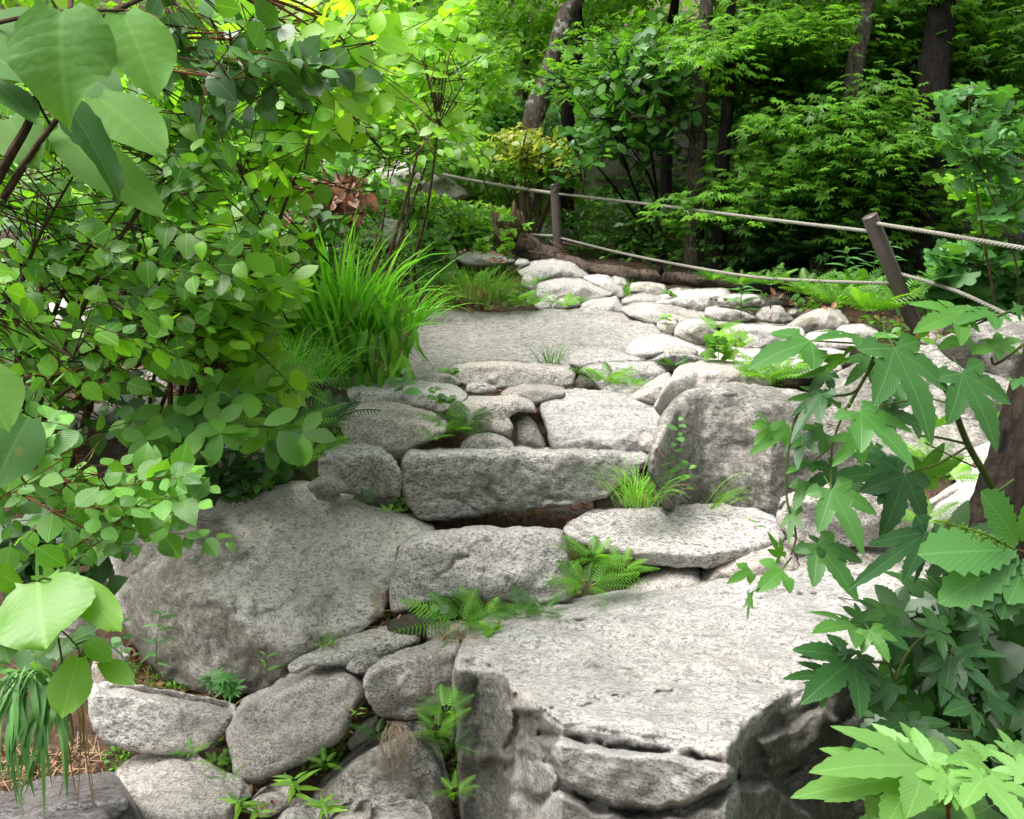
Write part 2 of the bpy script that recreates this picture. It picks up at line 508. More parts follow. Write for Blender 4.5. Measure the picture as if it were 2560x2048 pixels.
# --- the big foreground slab and the blocks under it
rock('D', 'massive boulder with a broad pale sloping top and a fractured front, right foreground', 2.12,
     [(960,1378),(985,1352),(1030,1338),(1150,1309),(1290,1284),(1450,1249),(1640,1204),(1800,1192),(1995,1204),(2080,1300),(2150,1440),(2200,1700),(2200,1950),(1500,1950),(1000,1950),(980,1800),(968,1700),(962,1550),(955,1450)],
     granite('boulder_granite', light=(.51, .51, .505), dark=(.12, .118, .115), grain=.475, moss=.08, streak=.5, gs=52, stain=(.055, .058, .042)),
     ridge=[(955,1392),(1000,1388),(1040,1402),(1066,1425),(1080,1455),(1117,1474),(1151,1500),(1183,1524),(1260,1534),(1347,1547),(1440,1562),(1530,1578),(1548,1560),(1562,1530),(1600,1502),(1665,1452),(1720,1440),(1800,1405),(2100,1380),(2200,1380)],
     td=1.0, lean=-.05, rr=15, lump=.9, thick=1.2, step=6.0, facets=0, wr=11,
     bumps=[([(1140,1556),(1240,1572),(1347,1586),(1440,1598),(1530,1612),(1542,1632),(1518,1656),(1470,1684),(1398,1702),(1330,1705),(1285,1700),(1225,1672),(1185,1640),(1155,1600)], -.11, 11),
            ([(1088,1580),(1110,1562),(1150,1590),(1178,1640),(1165,1675),(1120,1680),(1092,1660)], -.07, 10),
            ([(1135,1700),(1180,1665),(1260,1705),(1340,1722),(1420,1722),(1500,1700),(1560,1655),(1620,1650),(1720,1720),(1740,1960),(1120,1960)], -.09, 12),
            ([(955,1400),(1040,1410),(1070,1450),(1078,1540),(1060,1600),(1010,1610),(960,1560)], -.035, 12),
            ([(1600,1560),(1660,1530),(1730,1490),(1770,1520),(1700,1590),(1620,1620)], -.07, 12), ([(1640,1500),(1700,1460),(1720,1475),(1660,1530)], -.03, 8),
            ([(1080,1500),(1140,1505),(1150,1560),(1090,1580)], .05, 14)],
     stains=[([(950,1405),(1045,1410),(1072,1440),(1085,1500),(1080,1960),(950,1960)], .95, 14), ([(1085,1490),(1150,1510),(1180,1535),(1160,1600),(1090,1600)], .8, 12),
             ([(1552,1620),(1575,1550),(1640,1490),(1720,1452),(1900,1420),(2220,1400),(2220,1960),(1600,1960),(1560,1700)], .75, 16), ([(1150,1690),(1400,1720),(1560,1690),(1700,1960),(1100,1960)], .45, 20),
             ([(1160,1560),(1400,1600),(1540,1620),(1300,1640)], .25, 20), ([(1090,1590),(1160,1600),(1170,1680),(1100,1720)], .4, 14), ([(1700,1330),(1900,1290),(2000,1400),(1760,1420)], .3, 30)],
     cracks=[([(1078,1470),(1088,1560),(1080,1640),(1084,1725),(1080,1950)], 14, .075), ([(1140,1546),(1260,1566),(1347,1578),(1440,1590),(1536,1606)], 6, .06),
             ([(1155,1600),(1190,1645),(1230,1676),(1290,1706),(1340,1712),(1400,1710),(1470,1692),(1525,1664),(1548,1630)], 7, .07), ([(1545,1590),(1552,1640),(1545,1700)], 6, .04), ([(1560,1640),(1640,1640),(1700,1600),(1770,1530),(1800,1480)], 7, .035),
             ([(1000,1440),(1012,1520),(1000,1600)], 9, .02), ([(1440,1425),(1500,1420),(1560,1410)], 4, .026), ([(1250,1470),(1340,1462),(1420,1455)], 4, .03), ([(1120,1500),(1180,1490),(1300,1480)], 4, .02),
             ([(1660,1330),(1730,1338),(1760,1336)], 4, .028), ([(1340,1390),(1440,1375)], 4, .018), ([(1830,1300),(1960,1290)], 4, .02), ([(1600,1260),(1800,1245)], 3, .015), ([(1700,1400),(1800,1370)], 4, .018)])
# --- lower left stones
rock('C', 'pale oblong stone edging the leaf litter at lower left', 2.62,
     [(560,905),(700,925),(850,950),(1050,985),(1250,1025),(1390,1060),(1405,1090),(1370,1180),(1310,1250),(1240,1310),(1180,1332),(1000,1340),(900,1335),(760,1310),(640,1270),(560,1200),(530,1120),(515,1000),(535,930)],
     G_PALE, top=.12, td=.14, lean=.15, facets=0)
rock('C', 'big tilted brown-grey stone beside the pale oblong stone', 2.5,
     [(1405,1070),(1450,1010),(1560,960),(1700,880),(1850,820),(2000,810),(2060,812),(2160,840),(2197,900),(2182,1000),(2117,1100),(2057,1250),(1927,1330),(1777,1410),(1677,1450),(1560,1520),(1480,1530),(1400,1440),(1365,1300),(1350,1180),(1370,1120)],
     G_PINK, top=.10, td=.2, lean=.25, rr=31)
rock('E', 'rounded upright stone left of the broad foreground slab', 2.42,
     [(520,830),(600,770),(720,720),(860,680),(960,650),(1060,655),(1078,700),(1062,850),(1035,980),(960,1080),(860,1122),(720,1130),(640,1120),(560,1080),(520,1000),(505,920)],
     G_PINK, ridge=[(500,860),(700,780),(900,740),(1080,720)], td=.18, lean=.25, rr=29, gx=-.15, cracks=[([(700,1060),(850,1040),(1000,930)], 7, .012)])
rock('E', 'thin pale wedge stone lying on the tilted stone', 2.66,
     [(50,800),(150,740),(300,670),(480,610),(620,575),(760,570),(815,600),(838,660),(760,700),(640,750),(540,800),(430,815),(300,800),(200,812),(110,850),(60,850)],
     G_PALE, ridge=[(50,810),(300,760),(600,680),(840,650)], td=.22, lean=.3, rr=8)
rock('E', 'mossy triangular stone under the hanging roots', 2.42,
     [(180,1560),(300,1450),(400,1340),(560,1260),(700,1180),(850,1185),(920,1290),(980,1410),(1020,1550),(1060,1700),(1060,1950),(150,1950)], G_MOSS, top=.08, td=.2, lean=.3, rr=24)
rock('E', 'small dark stone in the crack left of the hanging roots', 2.46,
     [(400,1280),(430,1200),(520,1120),(570,1110),(585,1160),(540,1240),(440,1315)], G_DARK, rr=8, td=.08)
rock('C', 'slanting light stone at the bottom left of centre', 2.28,
     [(690,1440),(760,1380),(900,1330),(1040,1335),(1150,1390),(1300,1480),(1480,1560),(1512,1590),(1420,1620),(1380,1700),(1400,1950),(850,1950),(780,1680),(720,1540)], G_PINK,
     ridge=[(690,1460),(800,1640),(1000,1690),(1200,1680),(1500,1640)], td=.35, lean=.0, rr=17, gx=-.1)
rock('C', 'dark wet boulder at the bottom left corner', 2.1,
     [(-200,1600),(0,1590),(200,1500),(400,1490),(640,1470),(700,1560),(800,1700),(850,1950),(-200,1950)], G_WET, top=.5, td=.5, lean=.2, rr=17)
rock('C', 'small round stone among the sprigs at the bottom edge', 2.22,
     [(1660,1700),(1720,1652),(1850,1655),(1905,1720),(1890,1850),(1650,1850)], G_PALE, rr=12, td=.08)
rock('E', 'low pale cobble at the bottom edge under the triangular stone', 2.2,
     [(430,1740),(560,1690),(750,1660),(860,1690),(905,1725),(900,1900),(430,1900)], G_PALE, rr=12, td=.12, top=.2)
rock('E', 'pinkish cobble at the bottom edge beside the low pale cobble', 2.21,
     [(290,1730),(360,1690),(480,1678),(540,1700),(520,1850),(290,1850)], G_PINK, rr=9, td=.08)
rock('C', 'grey stone at the bottom left between sprigs and triangular stone', 2.3,
     [(1500,1600),(1600,1560),(1700,1560),(1740,1620),(1680,1690),(1560,1720),(1480,1680)], G_PINK, rr=10, td=.1)
rock('C', 'little grey stone standing behind the pale oblong stone', 2.78,
     [(545,820),(590,710),(650,690),(720,740),(735,800),(700,880),(640,930),(570,920)], G_GREY, rr=9, td=.08)
rock('C', 'brown stone half hidden behind the round yellow-green leaves', 2.9,
     [(330,330),(480,320),(560,430),(560,560),(500,700),(360,680),(320,480)], G_PINK, rr=13, td=.1)

# --- the large mossy boulder
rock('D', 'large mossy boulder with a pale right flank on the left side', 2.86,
     [(220,1200),(228,1120),(280,1062),(360,1038),(440,1040),(520,1047),(570,1027),(612,1014),(660,1025),(760,1065),(850,1090),(905,1118),(920,1180),(850,1220),(815,1250),(802,1300),(740,1342),(680,1368),(620,1405),(600,1440),(560,1462),(430,1462),(350,1430),(300,1390),(250,1300)],
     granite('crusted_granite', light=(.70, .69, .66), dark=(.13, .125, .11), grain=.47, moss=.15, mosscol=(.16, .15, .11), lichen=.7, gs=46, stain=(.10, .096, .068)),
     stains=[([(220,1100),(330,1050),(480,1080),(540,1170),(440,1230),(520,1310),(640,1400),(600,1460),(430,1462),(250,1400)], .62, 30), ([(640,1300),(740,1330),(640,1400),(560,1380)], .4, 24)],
     ridge=[(220,1180),(330,1230),(430,1262),(560,1290),(640,1310),(760,1330),(900,1330)], td=.72, lean=.15, rr=40, lump=1.1, step=6.5, thick=1.0, wr=40,
     cracks=[([(420,1280),(520,1296),(600,1290)], 12, .02)])

# --- first steps
rock('D', 'cracked pale step stone in the middle above the ferns', 3.0,
     [(838,1150),(870,1125),(1000,1108),(1170,1112),(1192,1130),(1200,1200),(1210,1240),(1195,1265),(1100,1272),(1000,1258),(930,1258),(880,1278),(825,1290),(818,1230),(825,1190)],
     G_PALE, top=.07, td=.12, lean=.35, rr=10, cracks=[([(920,1220),(960,1180),(1010,1145)], 5, .018), ([(1000,1200),(1050,1210),(1080,1240)], 4, .012), ([(1020,1140),(1060,1170),(1110,1185)], 4, .01)])
rock('D', 'wide grey slab with a sloping top right of the cracked step', 3.12,
     [(1186,1112),(1240,1075),(1330,1063),(1450,1061),(1560,1065),(1630,1085),(1655,1130),(1640,1150),(1560,1180),(1480,1197),(1380,1192),(1300,1172),(1220,1150),(1190,1132)],
     G_GREY, ridge=[(1186,1120),(1300,1150),(1480,1170),(1640,1135)], td=.5, lean=-.3, rr=10, lump=.3, facets=.4)
rock('D', 'small speckled stone between ferns and foreground slab', 3.02,
     [(1278,1290),(1330,1235),(1400,1195),(1468,1192),(1480,1220),(1470,1250),(1420,1300),(1300,1310)], G_PINK, rr=12, top=.3, td=.15)
rock('D', 'low pinkish stone between wide grey slab and foreground slab', 3.06,
     [(1478,1212),(1500,1182),(1560,1160),(1640,1147),(1680,1160),(1680,1215),(1600,1240),(1500,1240)], G_PINK, rr=12, top=.3, td=.15)
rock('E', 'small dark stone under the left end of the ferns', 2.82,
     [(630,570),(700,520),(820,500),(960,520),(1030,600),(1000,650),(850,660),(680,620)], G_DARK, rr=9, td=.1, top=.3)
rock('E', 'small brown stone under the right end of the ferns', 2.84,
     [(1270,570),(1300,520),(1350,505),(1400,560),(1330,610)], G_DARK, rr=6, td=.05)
rock('D', 'long thick step slab with an overhanging dark underside', 3.5,
     [(848,962),(870,945),(1000,943),(1100,941),(1200,943),(1300,946),(1360,952),(1370,975),(1335,1005),(1290,1035),(1270,1052),(1180,1068),(1080,1078),(1000,1088),(900,1096),(870,1088),(850,1040),(843,990)],
     G_GREY, top=.055, td=.16, lean=-.12, rr=12, cracks=[([(1090,1080),(1140,1055),(1230,1052),(1290,1020)], 6, .02), ([(900,1035),(960,1050),(1000,1075)], 5, .014)])
rock('D', 'hummocky stone left of the long step slab', 3.5,
     [(668,970),(690,940),(740,934),(800,938),(835,970),(846,1010),(840,1046),(780,1046),(710,1036),(680,1015)], G_GREY, ridge=[(668,965),(720,962),(780,955),(840,975)], td=.22, lean=-.1, rr=17,
     cracks=[([(700,970),(740,978),(790,972)], 5, .012)])
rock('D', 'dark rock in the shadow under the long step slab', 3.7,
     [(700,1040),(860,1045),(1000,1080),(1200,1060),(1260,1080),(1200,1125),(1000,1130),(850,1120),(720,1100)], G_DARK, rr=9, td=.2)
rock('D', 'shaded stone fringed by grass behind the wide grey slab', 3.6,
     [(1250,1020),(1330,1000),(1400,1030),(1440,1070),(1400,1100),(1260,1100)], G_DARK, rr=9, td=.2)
rock('D', 'smooth hump-backed stone left of the fern cluster', 3.85,
     [(712,850),(760,845),(830,848),(900,865),(942,885),(938,908),(905,932),(870,948),(855,975),(800,960),(740,950),(725,930),(712,880)], G_PINK, ridge=[(712,865),(800,880),(860,880),(940,905)], td=.3, lean=.3, rr=14, lump=.3)
rock('D', 'flat-topped stone behind the hump-backed stone', 4.15,
     [(733,818),(790,797),(850,800),(905,797),(960,812),(986,830),(975,850),(935,872),(880,866),(760,860),(735,840)], G_PALE, ridge=[(733,830),(850,820),(985,838)], td=.35, lean=.3, rr=9)
rock('A', 'irregular brownish stone with a notched lower corner', 3.95,
     [(688,1090),(750,1030),(850,1025),(980,1030),(1060,1018),(1150,1060),(1168,1130),(1070,1130),(1012,1160),(1042,1220),(1015,1272),(930,1255),(830,1250),(760,1190),(700,1130)], G_PINK, top=.12, td=.15, lean=.35, rr=9, thick=.25)
rock('A', 'egg-shaped small stone standing in the gap', 3.98,
     [(1055,1200),(1075,1160),(1130,1152),(1175,1200),(1225,1290),(1240,1380),(1050,1380),(1052,1260)], G_PINK, rr=12, td=.06)
rock('A', 'low rounded stone just behind the long step slab', 3.78,
     [(725,1310),(800,1252),(900,1240),(1020,1280),(1055,1340),(1040,1400),(720,1400)], G_PINK, rr=12, td=.15, top=.25)
rock('A', 'large smooth pale stone above the right half of the step slab', 3.82,
     [(1175,1012),(1200,995),(1350,985),(1500,1000),(1620,998),(1720,1010),(1850,1080),(1942,1150),(1935,1240),(1885,1300),(1860,1400),(1500,1400),(1270,1380),(1240,1240),(1200,1160),(1180,1080)],
     G_SLAB, ridge=[(1175,1030),(1230,1190),(1300,1290),(1500,1270),(1800,1270),(1940,1230)], td=.45, lean=.1, rr=12, lump=.3, facets=.5, wr=30,
     cracks=[([(1235,1030),(1245,1110),(1290,1160)], 6, .015), ([(1300,1290),(1450,1230)], 6, .01), ([(1840,1150),(1930,1190)], 5, .012)])
rock('A', 'low stone peeping over the irregular brownish stone', 4.2,
     [(955,1020),(1010,980),(1100,955),(1250,958),(1350,985),(1330,1040),(1170,1080),(1080,1060),(980,1040)], G_PINK, rr=8, top=.3, td=.2)
rock('A', 'long low step stone below the sloping bedrock', 4.5,
     [(670,850),(720,830),(850,814),(1000,815),(1200,830),(1380,850),(1412,900),(1392,975),(1280,985),(1100,985),(1000,990),(800,1000),(720,960),(680,900)], G_PINK, top=.16, td=.2, lean=.4, rr=8, facets=.5)
rock('A', 'huge sloping bedrock sheet across the middle of the trail', 4.95,
     [(520,522),(640,498),(800,510),(900,532),(1100,530),(1250,512),(1400,510),(1560,520),(1700,540),(1850,580),(1950,650),(2060,710),(2200,740),(2250,800),(1900,860),(1500,880),(1300,870),(900,870),(650,900),(500,960),(390,940),(430,700),(470,600)],
     granite('bedrock_granite', light=(.53, .52, .51), dark=(.10, .098, .092), grain=.49, moss=.25, streak=.3, gs=34), ridge=[(390,930),(700,860),(1300,850),(2200,850)], td=1.75, lean=.35, rr=6, lump=.9, facets=.05, thick=.3,
     cracks=[([(800,540),(850,560),(900,590),(1000,610)], 4, .03), ([(640,520),(620,560),(560,570)], 3, .02)], wr=14)
rock('A', 'pale stone lying on the lower edge of the bedrock', 4.8,
     [(1362,835),(1380,780),(1450,740),(1600,735),(1720,770),(1850,820),(1640,850),(1480,865),(1410,870)], G_PALE, ridge=[(1362,825),(1500,810),(1850,820)], td=.3, lean=.5, rr=8)
rock('A', 'squat grey stone behind the small fern right of the long low step', 4.6,
     [(1412,880),(1500,842),(1620,825),(1700,820),(1880,818),(1965,880),(1860,960),(1750,1020),(1580,1020),(1480,910)], G_GREY, rr=8, top=.12, td=.15)
rock('A', 'tiny brown stone left of the small fern', 4.5,
     [(1412,990),(1400,940),(1440,902),(1520,940),(1565,1010),(1450,1030)], G_DARK, rr=6, td=.08)
rock('A', 'slanting narrow stone between pale stone and big square block', 4.15,
     [(1735,1022),(1850,940),(1965,885),(2010,930),(1960,1020),(1900,1100),(1840,1080),(1770,1050)], G_PINK, rr=10, td=.15, top=.3)
rock('B', 'brown leaning boulder just behind the big square block', 4.1,
     [(-60,860),(0,735),(60,640),(160,590),(300,572),(480,588),(620,620),(640,720),(450,800),(200,800),(60,880),(0,920)], G_PINK, ridge=[(-60,800),(60,690),(200,640),(620,650)], td=.3, lean=.2, rr=13)
rock('D', 'big square lichened block right of the steps', 3.62,
     [(1372,970),(1395,890),(1425,835),(1475,812),(1550,803),(1600,812),(1660,818),(1710,828),(1770,845),(1800,900),(1795,1000),(1770,1100),(1680,1120),(1640,1100),(1600,1085),(1450,1080),(1395,1070),(1378,1015)],
     G_BLOCK, ridge=[(1372,960),(1430,850),(1480,826),(1580,836),(1620,850),(1700,845),(1800,870)], td=.22, lean=.12, rr=17, lump=.7, facets=.4, gx=-.05, thick=.6)
rock('B', 'stone with a dark hollow under its pale lip', 4.95,
     [(-90,585),(-60,560),(0,535),(100,520),(190,540),(240,570),(150,620),(60,650),(20,640),(-60,630)], G_GREY, td=.1, lean=-.6, rr=6)
rock('B', 'pale flat stone above the dark hollow', 5.15,
     [(-190,450),(-80,425),(0,412),(130,460),(262,515),(200,575),(120,560),(30,535),(-60,560),(-170,590),(-230,520)], G_PALE, ridge=[(-190,540),(0,520),(262,540)], td=.5, lean=-.3, rr=6)
rock('B', 'flat pale stone behind the small yellow-green seedling', 4.9,
     [(170,590),(260,520),(380,495),(520,505),(660,520),(700,580),(640,650),(400,640),(200,640)], G_PALE, rr=6, top=.5, td=.4)
rock('B', 'low stone behind the right-hand lobed leaves', 4.8,
     [(700,600),(760,560),(900,550),(1050,570),(1060,640),(900,680),(720,680)], G_PALE, rr=6, top=.4, td=.3)

# --- stones on the right behind the lobed leaves
rock('D', 'sloping bright slab behind the lobed leaves', 3.9,
     [(1690,860),(1740,800),(1850,740),(1960,725),(2050,760),(2110,830),(2110,930),(2060,1000),(1900,1010),(1780,1000),(1720,950)], G_BLOCK, ridge=[(1690,950),(1900,960),(2110,960)], td=1.0, lean=.2, rr=13, lump=.7)
rock('B', 'overhanging boulder with a pale cap at the right edge', 4.2,
     [(1700,430),(1850,355),(2000,320),(2156,303),(2350,330),(2500,500),(2450,950),(2100,960),(2000,800),(1900,660),(1760,560),(1700,490)], G_BLOCK, ridge=[(1700,440),(1850,400),(2000,410),(2156,420),(2400,440)], td=.5, lean=-.45, rr=13, lump=.8)
rock('B', 'dark brown boulder under the overhanging boulder', 4.15,
     [(1900,640),(2050,660),(2200,700),(2400,800),(2400,1150),(2100,1120),(2020,1000),(1960,850)], G_PINK, rr=16, td=.2, lean=-.2)
rock('D', 'brown stone in the shade under the lobed leaves', 3.15,
     [(1650,1050),(1720,1020),(1830,1015),(1920,1040),(1945,1100),(1900,1150),(1700,1150),(1640,1110)], G_PINK, rr=13, td=.2, top=.15)
rock('D', 'flat pinkish slab right behind the foreground slab', 3.15,
     [(1625,1190),(1650,1140),(1720,1112),(1850,1112),(1960,1120),(2050,1150),(2050,1240),(1800,1240),(1640,1230)], G_PINK, rr=9, top=.4, td=.35)
rock('D', 'pale stone beside the dark trunk at the right', 3.3,
     [(1950,1090),(1985,1045),(2040,1010),(2100,985),(2160,990),(2170,1130),(2040,1160),(1960,1140)], G_PALE, rr=13, top=.2, td=.2)
rock('D', 'pale sloping stone in front of the dark trunk', 3.6,
     [(2010,1000),(2040,955),(2100,925),(2180,920),(2190,1020),(2060,1040)], G_PALE, rr=12, top=.4, td=.3)

# --- upper right stones
UR = 'granite stones of the upper trail'
for lab, d, pts, m, top, td in [
    ('large angular pale stone at the top right of the bedrock', 6.7, [(-160,215),(-60,190),(60,160),(160,147),(270,143),(390,145),(430,200),(465,262),(300,290),(100,290),(-100,270)], G_PALE, .3, .5),
    ('long flat ledge stone below the angular pale stone', 6.3, [(-250,260),(-170,228),(-50,232),(80,250),(250,290),(430,300),(550,318),(750,345),(720,372),(500,380),(250,375),(0,350),(-200,320)], G_PINK, .35, .4),
    ('tapered pale stone beside the ledge stone', 6.35, [(240,300),(262,252),(400,248),(520,288),(562,322),(500,345),(300,340)], G_PALE, .3, .3),
    ('small brown stone by the ledge ferns', 6.2, [(552,295),(600,255),(700,248),(752,298),(785,335),(720,362),(580,345)], G_PINK, .2, .15),
    ('leaning half-buried stone in front of the bright ferns', 5.7, [(725,375),(800,310),(900,270),(1000,260),(1062,280),(1112,340),(1105,385),(900,420),(830,415)], G_PINK, .25, .3),
    ('oblong light stone in the upper right of the trail', 5.45, [(338,405),(420,350),(560,353),(700,370),(832,375),(848,412),(832,460),(700,490),(520,515),(430,490),(355,450)], G_PALE, .2, .25),
    ('squarish grey-brown stone beside the oblong light stone', 5.6, [(58,405),(90,350),(150,323),(230,325),(290,370),(335,425),(255,485),(150,475),(70,440)], G_PINK, .15, .15),
    ('little stone touching the right end of the bedrock', 5.8, [(-50,355),(0,335),(85,338),(75,400),(40,430),(-20,410)], G_PINK, .2, .1),
    ('flat stone lying below the leaning post', 5.4, [(1030,400),(1080,362),(1200,357),(1285,400),(1260,450),(1050,450)], G_PALE, .4, .25),
    ('thin flat stone under the lobed leaf tips', 5.2, [(820,440),(880,405),(980,390),(1100,418),(1260,450),(1200,500),(1000,510),(850,490)], G_PALE, .5, .35),
    ('low stone in front of the thin flat stone', 5.0, [(700,540),(800,490),(1000,487),(1120,520),(1080,580),(780,580)], G_PALE, .4, .3),
    ('reddish broken stone right of the leaning post', 5.75, [(1565,430),(1600,365),(1660,335),(1725,330),(1735,370),(1650,440),(1600,460)], G_PINK, .2, .12),
    ('small reddish chip below the broken stone', 5.5, [(1560,470),(1575,420),(1620,410),(1640,460),(1600,500)], G_PINK, .2, .08),
    ('dim mossy stone behind the ledge ferns', 7.4, [(450,235),(500,190),(580,185),(640,215),(640,260),(480,270)], G_BLOCK, .3, .2),
    ('dim brown stone between two ferns', 7.3, [(600,240),(640,180),(700,165),(760,190),(770,250),(640,270)], G_DARK, .3, .2),
    ('small dark stone behind the leaning stone', 6.8, [(740,300),(760,262),(800,265),(800,310),(760,320)], G_GREY, .3, .1),
]:
    rock('B', lab, d, pts, m, top=top, td=td, lean=.3, rr=6, step=5, group=UR, facets=1.3)
for lab, d, pts, m, top, td in [
    ('pale flat stone at the head of the trail', 8.0, [(690,200),(760,160),(850,155),(960,175),(1040,190),(1055,220),(960,245),(760,250)], G_PALE, .3, .4),
    ('grey sloping stone left of the round fern clump', 7.4, [(490,320),(550,235),(680,215),(710,260),(650,350),(520,380)], G_GREY, .3, .3),
    ('small white stone among leaves at the head of the trail', 8.3, [(600,230),(560,190),(640,165),(720,180),(700,220)], G_PALE, .3, .2),
    ('long hump stone leaning on the log', 7.5, [(1060,270),(1150,217),(1300,208),(1400,230),(1490,292),(1480,335),(1300,330),(1180,345),(1090,310)], G_PALE, .35, .5),
    ('round little stone touching the log end', 7.8, [(1045,240),(1070,205),(1120,212),(1140,235),(1080,262)], G_PALE, .2, .1),
    ('small grey stone left of the wide hump', 7.1, [(1085,345),(1110,290),(1150,298),(1180,350),(1160,400),(1100,390)], G_GREY, .2, .1),
    ('wide humped stone in the upper middle', 6.9, [(1140,415),(1190,350),(1300,322),(1450,320),(1600,370),(1640,420),(1500,460),(1350,460),(1180,450)], G_PALE, .3, .4),
    ('slanting pale stone below the log', 7.1, [(1450,322),(1540,297),(1620,310),(1695,370),(1700,450),(1620,445),(1560,380)], G_PALE, .3, .3),
    ('pale stone tucked between log and slanting stone', 7.3, [(1610,330),(1650,310),(1720,330),(1715,400),(1680,410)], G_PALE, .3, .2),
    ('small dark-footed stone above the bedrock', 6.8, [(1162,485),(1230,420),(1295,403),(1305,450),(1285,515),(1200,525)], G_PALE, .2, .12),
    ('buried little stone among the trail ferns', 6.75, [(1285,440),(1400,430),(1445,480),(1350,515),(1270,510)], G_PINK, .3, .15),
    ('stepped pale stone joining the top of the bedrock', 6.6, [(1420,500),(1480,440),(1580,430),(1660,430),(1695,470),(1750,550),(1600,560),(1440,540)], G_PALE, .4, .4),
    ('low humped stone left of the broad upper stone', 6.8, [(1685,455),(1740,420),(1830,410),(1935,430),(1945,465),(1800,490),(1700,485)], G_PALE, .3, .25),
    ('stone under the tail of the log', 7.2, [(1738,360),(1780,345),(1850,343),(1945,360),(1965,405),(1930,440),(1830,425),(1745,410)], G_PINK, .3, .25),
    ('broad upper stone beside the log tail', 7.1, [(1935,410),(2000,380),(2100,383),(2200,392),(2220,430),(1970,450)], G_GREY, .3, .3),
    ('long low pinkish stone right of the bedrock', 6.25, [(1685,500),(1760,463),(1950,475),(2100,515),(2220,560),(2180,610),(2000,620),(1850,600),(1720,540)], G_PINK, .4, .5),
    ('grey round boulder behind the far post', 9.9, [(1150,90),(1170,30),(1230,-5),(1330,5),(1400,50),(1420,110),(1380,180),(1180,170)], G_GREY, .3, .3),
]:
    rock('A', lab, d, pts, m, top=top, td=td, lean=.3, rr=6, step=5, group=UR, facets=1.3)
for k, (x, y, w, h, d, lab) in enumerate([
    (925, 802, 46, 17, 4.42, 'mossy flat chip under the lower left corner of the bedrock'), (1010, 818, 34, 14, 4.25, 'small flat chip left of the long low step'), (1430, 742, 36, 16, 5.0, 'shaded pebble by the squat grey stone'),
    (1340, 828, 40, 16, 4.3, 'pebble beside the large smooth pale stone'), (1372, 935, 26, 22, 3.7, 'russet pebble at the right end of the step slab'),
    (1560, 632, 50, 14, 6.5, 'shadowed pebble among the ledge stones'), (690, 1022, 40, 22, 3.4, 'brown pebble under the hummocky stone'),
    (760, 1398, 34, 22, 2.6, 'pebble in the crack beside the rounded upright stone'), (950, 1335, 60, 20, 2.7, 'thin pale chip behind the rounded upright stone')]):
    pts = [(x + w * math.cos(a) * (1 + .15 * math.sin(3 * a + k)), y + h * math.sin(a)) for a in [i * math.pi / 5 for i in range(10)]]
    rock('D', lab, d, pts, (G_PINK, G_GREY)[k % 2], top=.3, td=.06, rr=6, step=5, name='pebble', cat='pebble', group='pebbles wedged in the trail')

# --- left and back boulders
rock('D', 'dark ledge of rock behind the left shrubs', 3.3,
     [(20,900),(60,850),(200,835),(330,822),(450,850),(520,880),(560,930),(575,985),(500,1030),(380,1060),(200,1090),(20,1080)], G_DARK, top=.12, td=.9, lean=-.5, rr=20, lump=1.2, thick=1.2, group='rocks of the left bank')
rock('G', 'rounded stone tip between shrub and mossy boulder', 3.25,
     [(1340,1060),(1390,1000),(1480,992),(1540,1030),(1580,1100),(1660,1160),(1640,1290),(1500,1330),(1380,1250)], G_GREY, rr=13, td=.15, group='rocks of the left bank')
rock('G', 'small brown stone behind the top of the mossy boulder', 3.45,
     [(1870,1340),(1930,1300),(1990,1330),(2030,1390),(2010,1430),(1900,1410)], G_PINK, rr=6, td=.08, group='rocks of the left bank')
rock('D', 'pale stone glimpsed through the left shrub', 4.2,
     [(20,640),(70,615),(150,620),(230,650),(240,700),(120,720),(30,700)], G_PALE, rr=9, td=.4, top=.5, group='rocks of the left bank')
rock('D', 'long pale ledge glimpsed behind the left shrub', 4.0,
     [(150,740),(250,715),(380,720),(480,760),(540,800),(530,850),(380,860),(200,850)], G_PINK, rr=9, td=.8, top=.5, group='rocks of the left bank')
rock('D', 'grey boulder half hidden by leaves behind the rope', 10.5,
     [(760,370),(790,325),(850,310),(930,322),(985,360),(1010,410),(900,430),(780,420)], G_GREY, rr=13, td=1.0, top=.4, group='boulders in the wood')
rock('D', 'pale boulder face glimpsed above the rusty leaves', 9.5,
     [(590,330),(610,290),(660,285),(720,310),(740,350),(680,380),(610,370)], G_PALE, rr=9, td=.5, top=.3, group='boulders in the wood')
rock('D', 'pale stone behind the bright grass', 8.0,
     [(700,480),(760,455),(850,465),(860,510),(760,520)], G_PALE, rr=6, td=.3, top=.3, group='boulders in the wood')
rock('D', 'huge dark boulder with a moss cap in the shaded wood', 14.0,
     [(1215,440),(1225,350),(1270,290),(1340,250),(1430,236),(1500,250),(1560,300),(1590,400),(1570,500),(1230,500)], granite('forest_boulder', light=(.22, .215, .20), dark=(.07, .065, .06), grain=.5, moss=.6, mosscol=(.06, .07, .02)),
     rr=27, td=3.0, top=.25, lean=.1, thick=4, lump=.6, group='boulders in the wood')
rock('D', 'dim brown boulder under the right-hand trees', 9.5,
     [(1900,560),(1920,440),(1990,390),(2100,400),(2200,460),(2220,640),(1950,640)], G_DARK, rr=27, td=.8, top=.2, thick=1.5, group='boulders in the wood')
